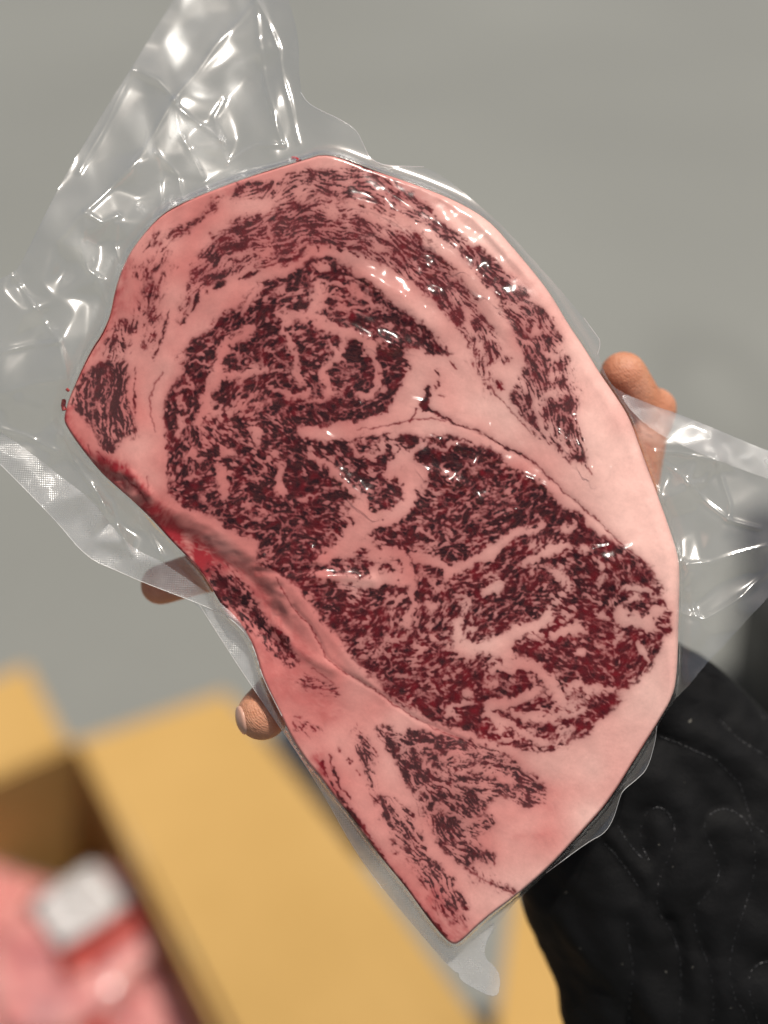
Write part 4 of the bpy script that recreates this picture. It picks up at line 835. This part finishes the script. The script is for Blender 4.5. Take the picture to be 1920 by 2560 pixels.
def cloth_material():
    N = Nodes('black_quilted_nylon'); o = N.obj()
    wv = N.n('TexWave', Vector=o, Scale=380, Distortion=.6, Detail=1., _bands_direction='DIAGONAL')
    h = N.noise(500, 3, .6, o)
    h = N.math('ADD', h, N.math('MULTIPLY', N.noise(70, 3, .5, o, dist=.4), 1.6))
    c = N.ramp(N.noise(40, 3, .6, o), [(.3, (.0026,.0026,.0028)), (.7, (.0052,.0052,.0057))])
    lint = N.math('GREATER_THAN', N.noise(330, 1, .4, o), .80)
    c = N.mix(N.math('MULTIPLY', lint, .22), c, (.35,.33,.28))
    return N.principled(Base_Color=c, Roughness=.75, Normal=N.bump(h, .4, .0006), Specular_IOR_Level=.16, Sheen_Weight=0.)
me = mesh_np('jacket_sleeve', flat2, SQ)
slv = link('jacket_sleeve', me, cloth_material(), person); slv['label'] = 'black quilted jacket sleeve with wavy stitched lines'
tree2 = BVHTree.FromPolygons([tuple(v) for v in flat2], [tuple(q) for q in SQ])
THREAD = Nodes('black_thread').principled(Base_Color=(.015,.015,.017), Roughness=.42)
def stitches(pts):
    bm = bmesh.new(); D = dense(pts, 1.); acc = 0.; last = None; k = 0
    L = [cast_sleeve(x, y, tree2) for x, y in dense(pts, 15)]
    for (p, n), (q, m) in zip(L[:-1], L[1:]):
        if not p or not q or (q-p).length > .006: continue
        k += 1
        d = q-p; a_ = p + d*.12 + n*.0001; b_ = q - d*.12 + n*.0001; mid_ = (a_+b_)/2 + n*.00055
        capsule(bm, a_, mid_, .00028, .0005, 6, 3); capsule(bm, mid_, b_, .0005, .00028, 6, 3)
    bmesh.ops.recalc_face_normals(bm, faces=bm.faces[:])
    return mesh_bm('stitching', bm)
for s in STITCH + ST_HID:
    o = link('stitch_line', stitches(s), THREAD, slv)
# packed steaks in the box
def pack_meat(seed):
    N = Nodes('packed_beef'); o = N.obj()
    f = N.noise(16, 5, .65, o, dist=1.2)
    c = N.ramp(f, [(.38, (.24,.025,.028)), (.50, (.52,.15,.13)), (.64, (.66,.33,.28))])
    return N.principled(Base_Color=c, Roughness=.4, Normal=N.bump(f, .3, .004))
PM = pack_meat(1); PFILM = film_material('pack_film', .10, .12, ior=1.5)
LAB_W = Nodes('white_label').principled(Base_Color=(.80,.80,.78), Roughness=.55); LAB_R = Nodes('red_label').principled(Base_Color=(.62,.07,.045), Roughness=.5)
def blob(name, lx, ly, th, seed, parent, mat, grow=0., lift=0.):
    bm = bmesh.new(); n, m = 56, 12; rows = []
    for j in range(m+1):
        a_ = -math.pi/2 + math.pi*j/m; row = []
        for k in range(n):
            t = 2*math.pi*k/n; r = 1 + .10*math.sin(2*t+seed) + .07*math.sin(3*t+1.7*seed) + .03*math.sin(7*t+seed)
            ca = abs(math.cos(a_))**.45; x = lx*r*ca*math.cos(t); y = ly*r*ca*math.sin(t)
            wz = .16*math.sin(40*x+seed)*math.cos(33*y+seed*2)
            row.append(bm.verts.new((x*(1+grow), y*(1+grow), th*(.5 + .5*math.copysign(abs(math.sin(a_))**.6, a_)) *(1+wz*.8) + lift)))
        rows.append(row)
    for j in range(m):
        for k in range(n): bm.faces.new((rows[j][k], rows[j][(k+1) % n], rows[j+1][(k+1) % n], rows[j+1][k]))
    bmesh.ops.remove_doubles(bm, verts=bm.verts[:], dist=.0004)
    return link(name, mesh_bm(name, bm), mat, parent)
def card(name, lx, ly, mat, parent, z, x=0., y=0., rot=0.):
    bm = bmesh.new(); A = 8; gr = []
    for i in range(A):
        for j in range(A):
            s, t = -1+2*i/(A-1), -1+2*j/(A-1); gr.append(bm.verts.new((s*lx/2, t*ly/2, .002*math.cos(1.4*s)*math.cos(1.2*t))))
    for i in range(A-1):
        for j in range(A-1): bm.faces.new((gr[i*A+j], gr[(i+1)*A+j], gr[(i+1)*A+j+1], gr[i*A+j+1]))
    r = bmesh.ops.solidify(bm, geom=bm.faces[:], thickness=.0004)
    bmesh.ops.recalc_face_normals(bm, faces=bm.faces[:])
    o = link(name, mesh_bm(name, bm), mat, parent); o.location = (x, y, z); o.rotation_euler = (0, 0, rot); return o
LAY = .225
def pack(px, py, h, lx, ly, rz, seed, label, lab=True, red=True):
    g_ = ground(px, py, h); e = empty('packed_steak', Matrix.Translation(Vector((g_.x, g_.y, h))) @ Matrix.Rotation(rz, 4, 'Z')); tag(e, label, 'packed steak')
    blob('meat', lx, ly, .032, seed, e, PM); blob('film', lx, ly, .034, seed, e, PFILM, .06, -.0005)
    if lab: card('label', .085, .075, LAB_W, e, .041, .01, .03)
    if red: card('red_band', .105, .022, LAB_R, e, .041, .012, -.025)
    return e
ang = math.atan2(Uv.y, Uv.x)
pack(225, 2375, LAY, .105, .085, ang + math.pi/2 + .15, 1.3, 'packed pink steak with a white label and red band lying in the cardboard box')
pack(20, 2420, LAY-.036, .13, .10, ang + .5, 3.1, 'pale packed steak without a label lying under another in the box', False, False)
pack(330, 2660, LAY-.03, .12, .10, ang - .2, 5.2, 'packed steak lying at the near end of the cardboard box', False, True)
pack(160, 2560, LAY-.085, .15, .13, ang + .1, 4.4, 'lowest packed steak at the bottom of the cardboard box', False, False)
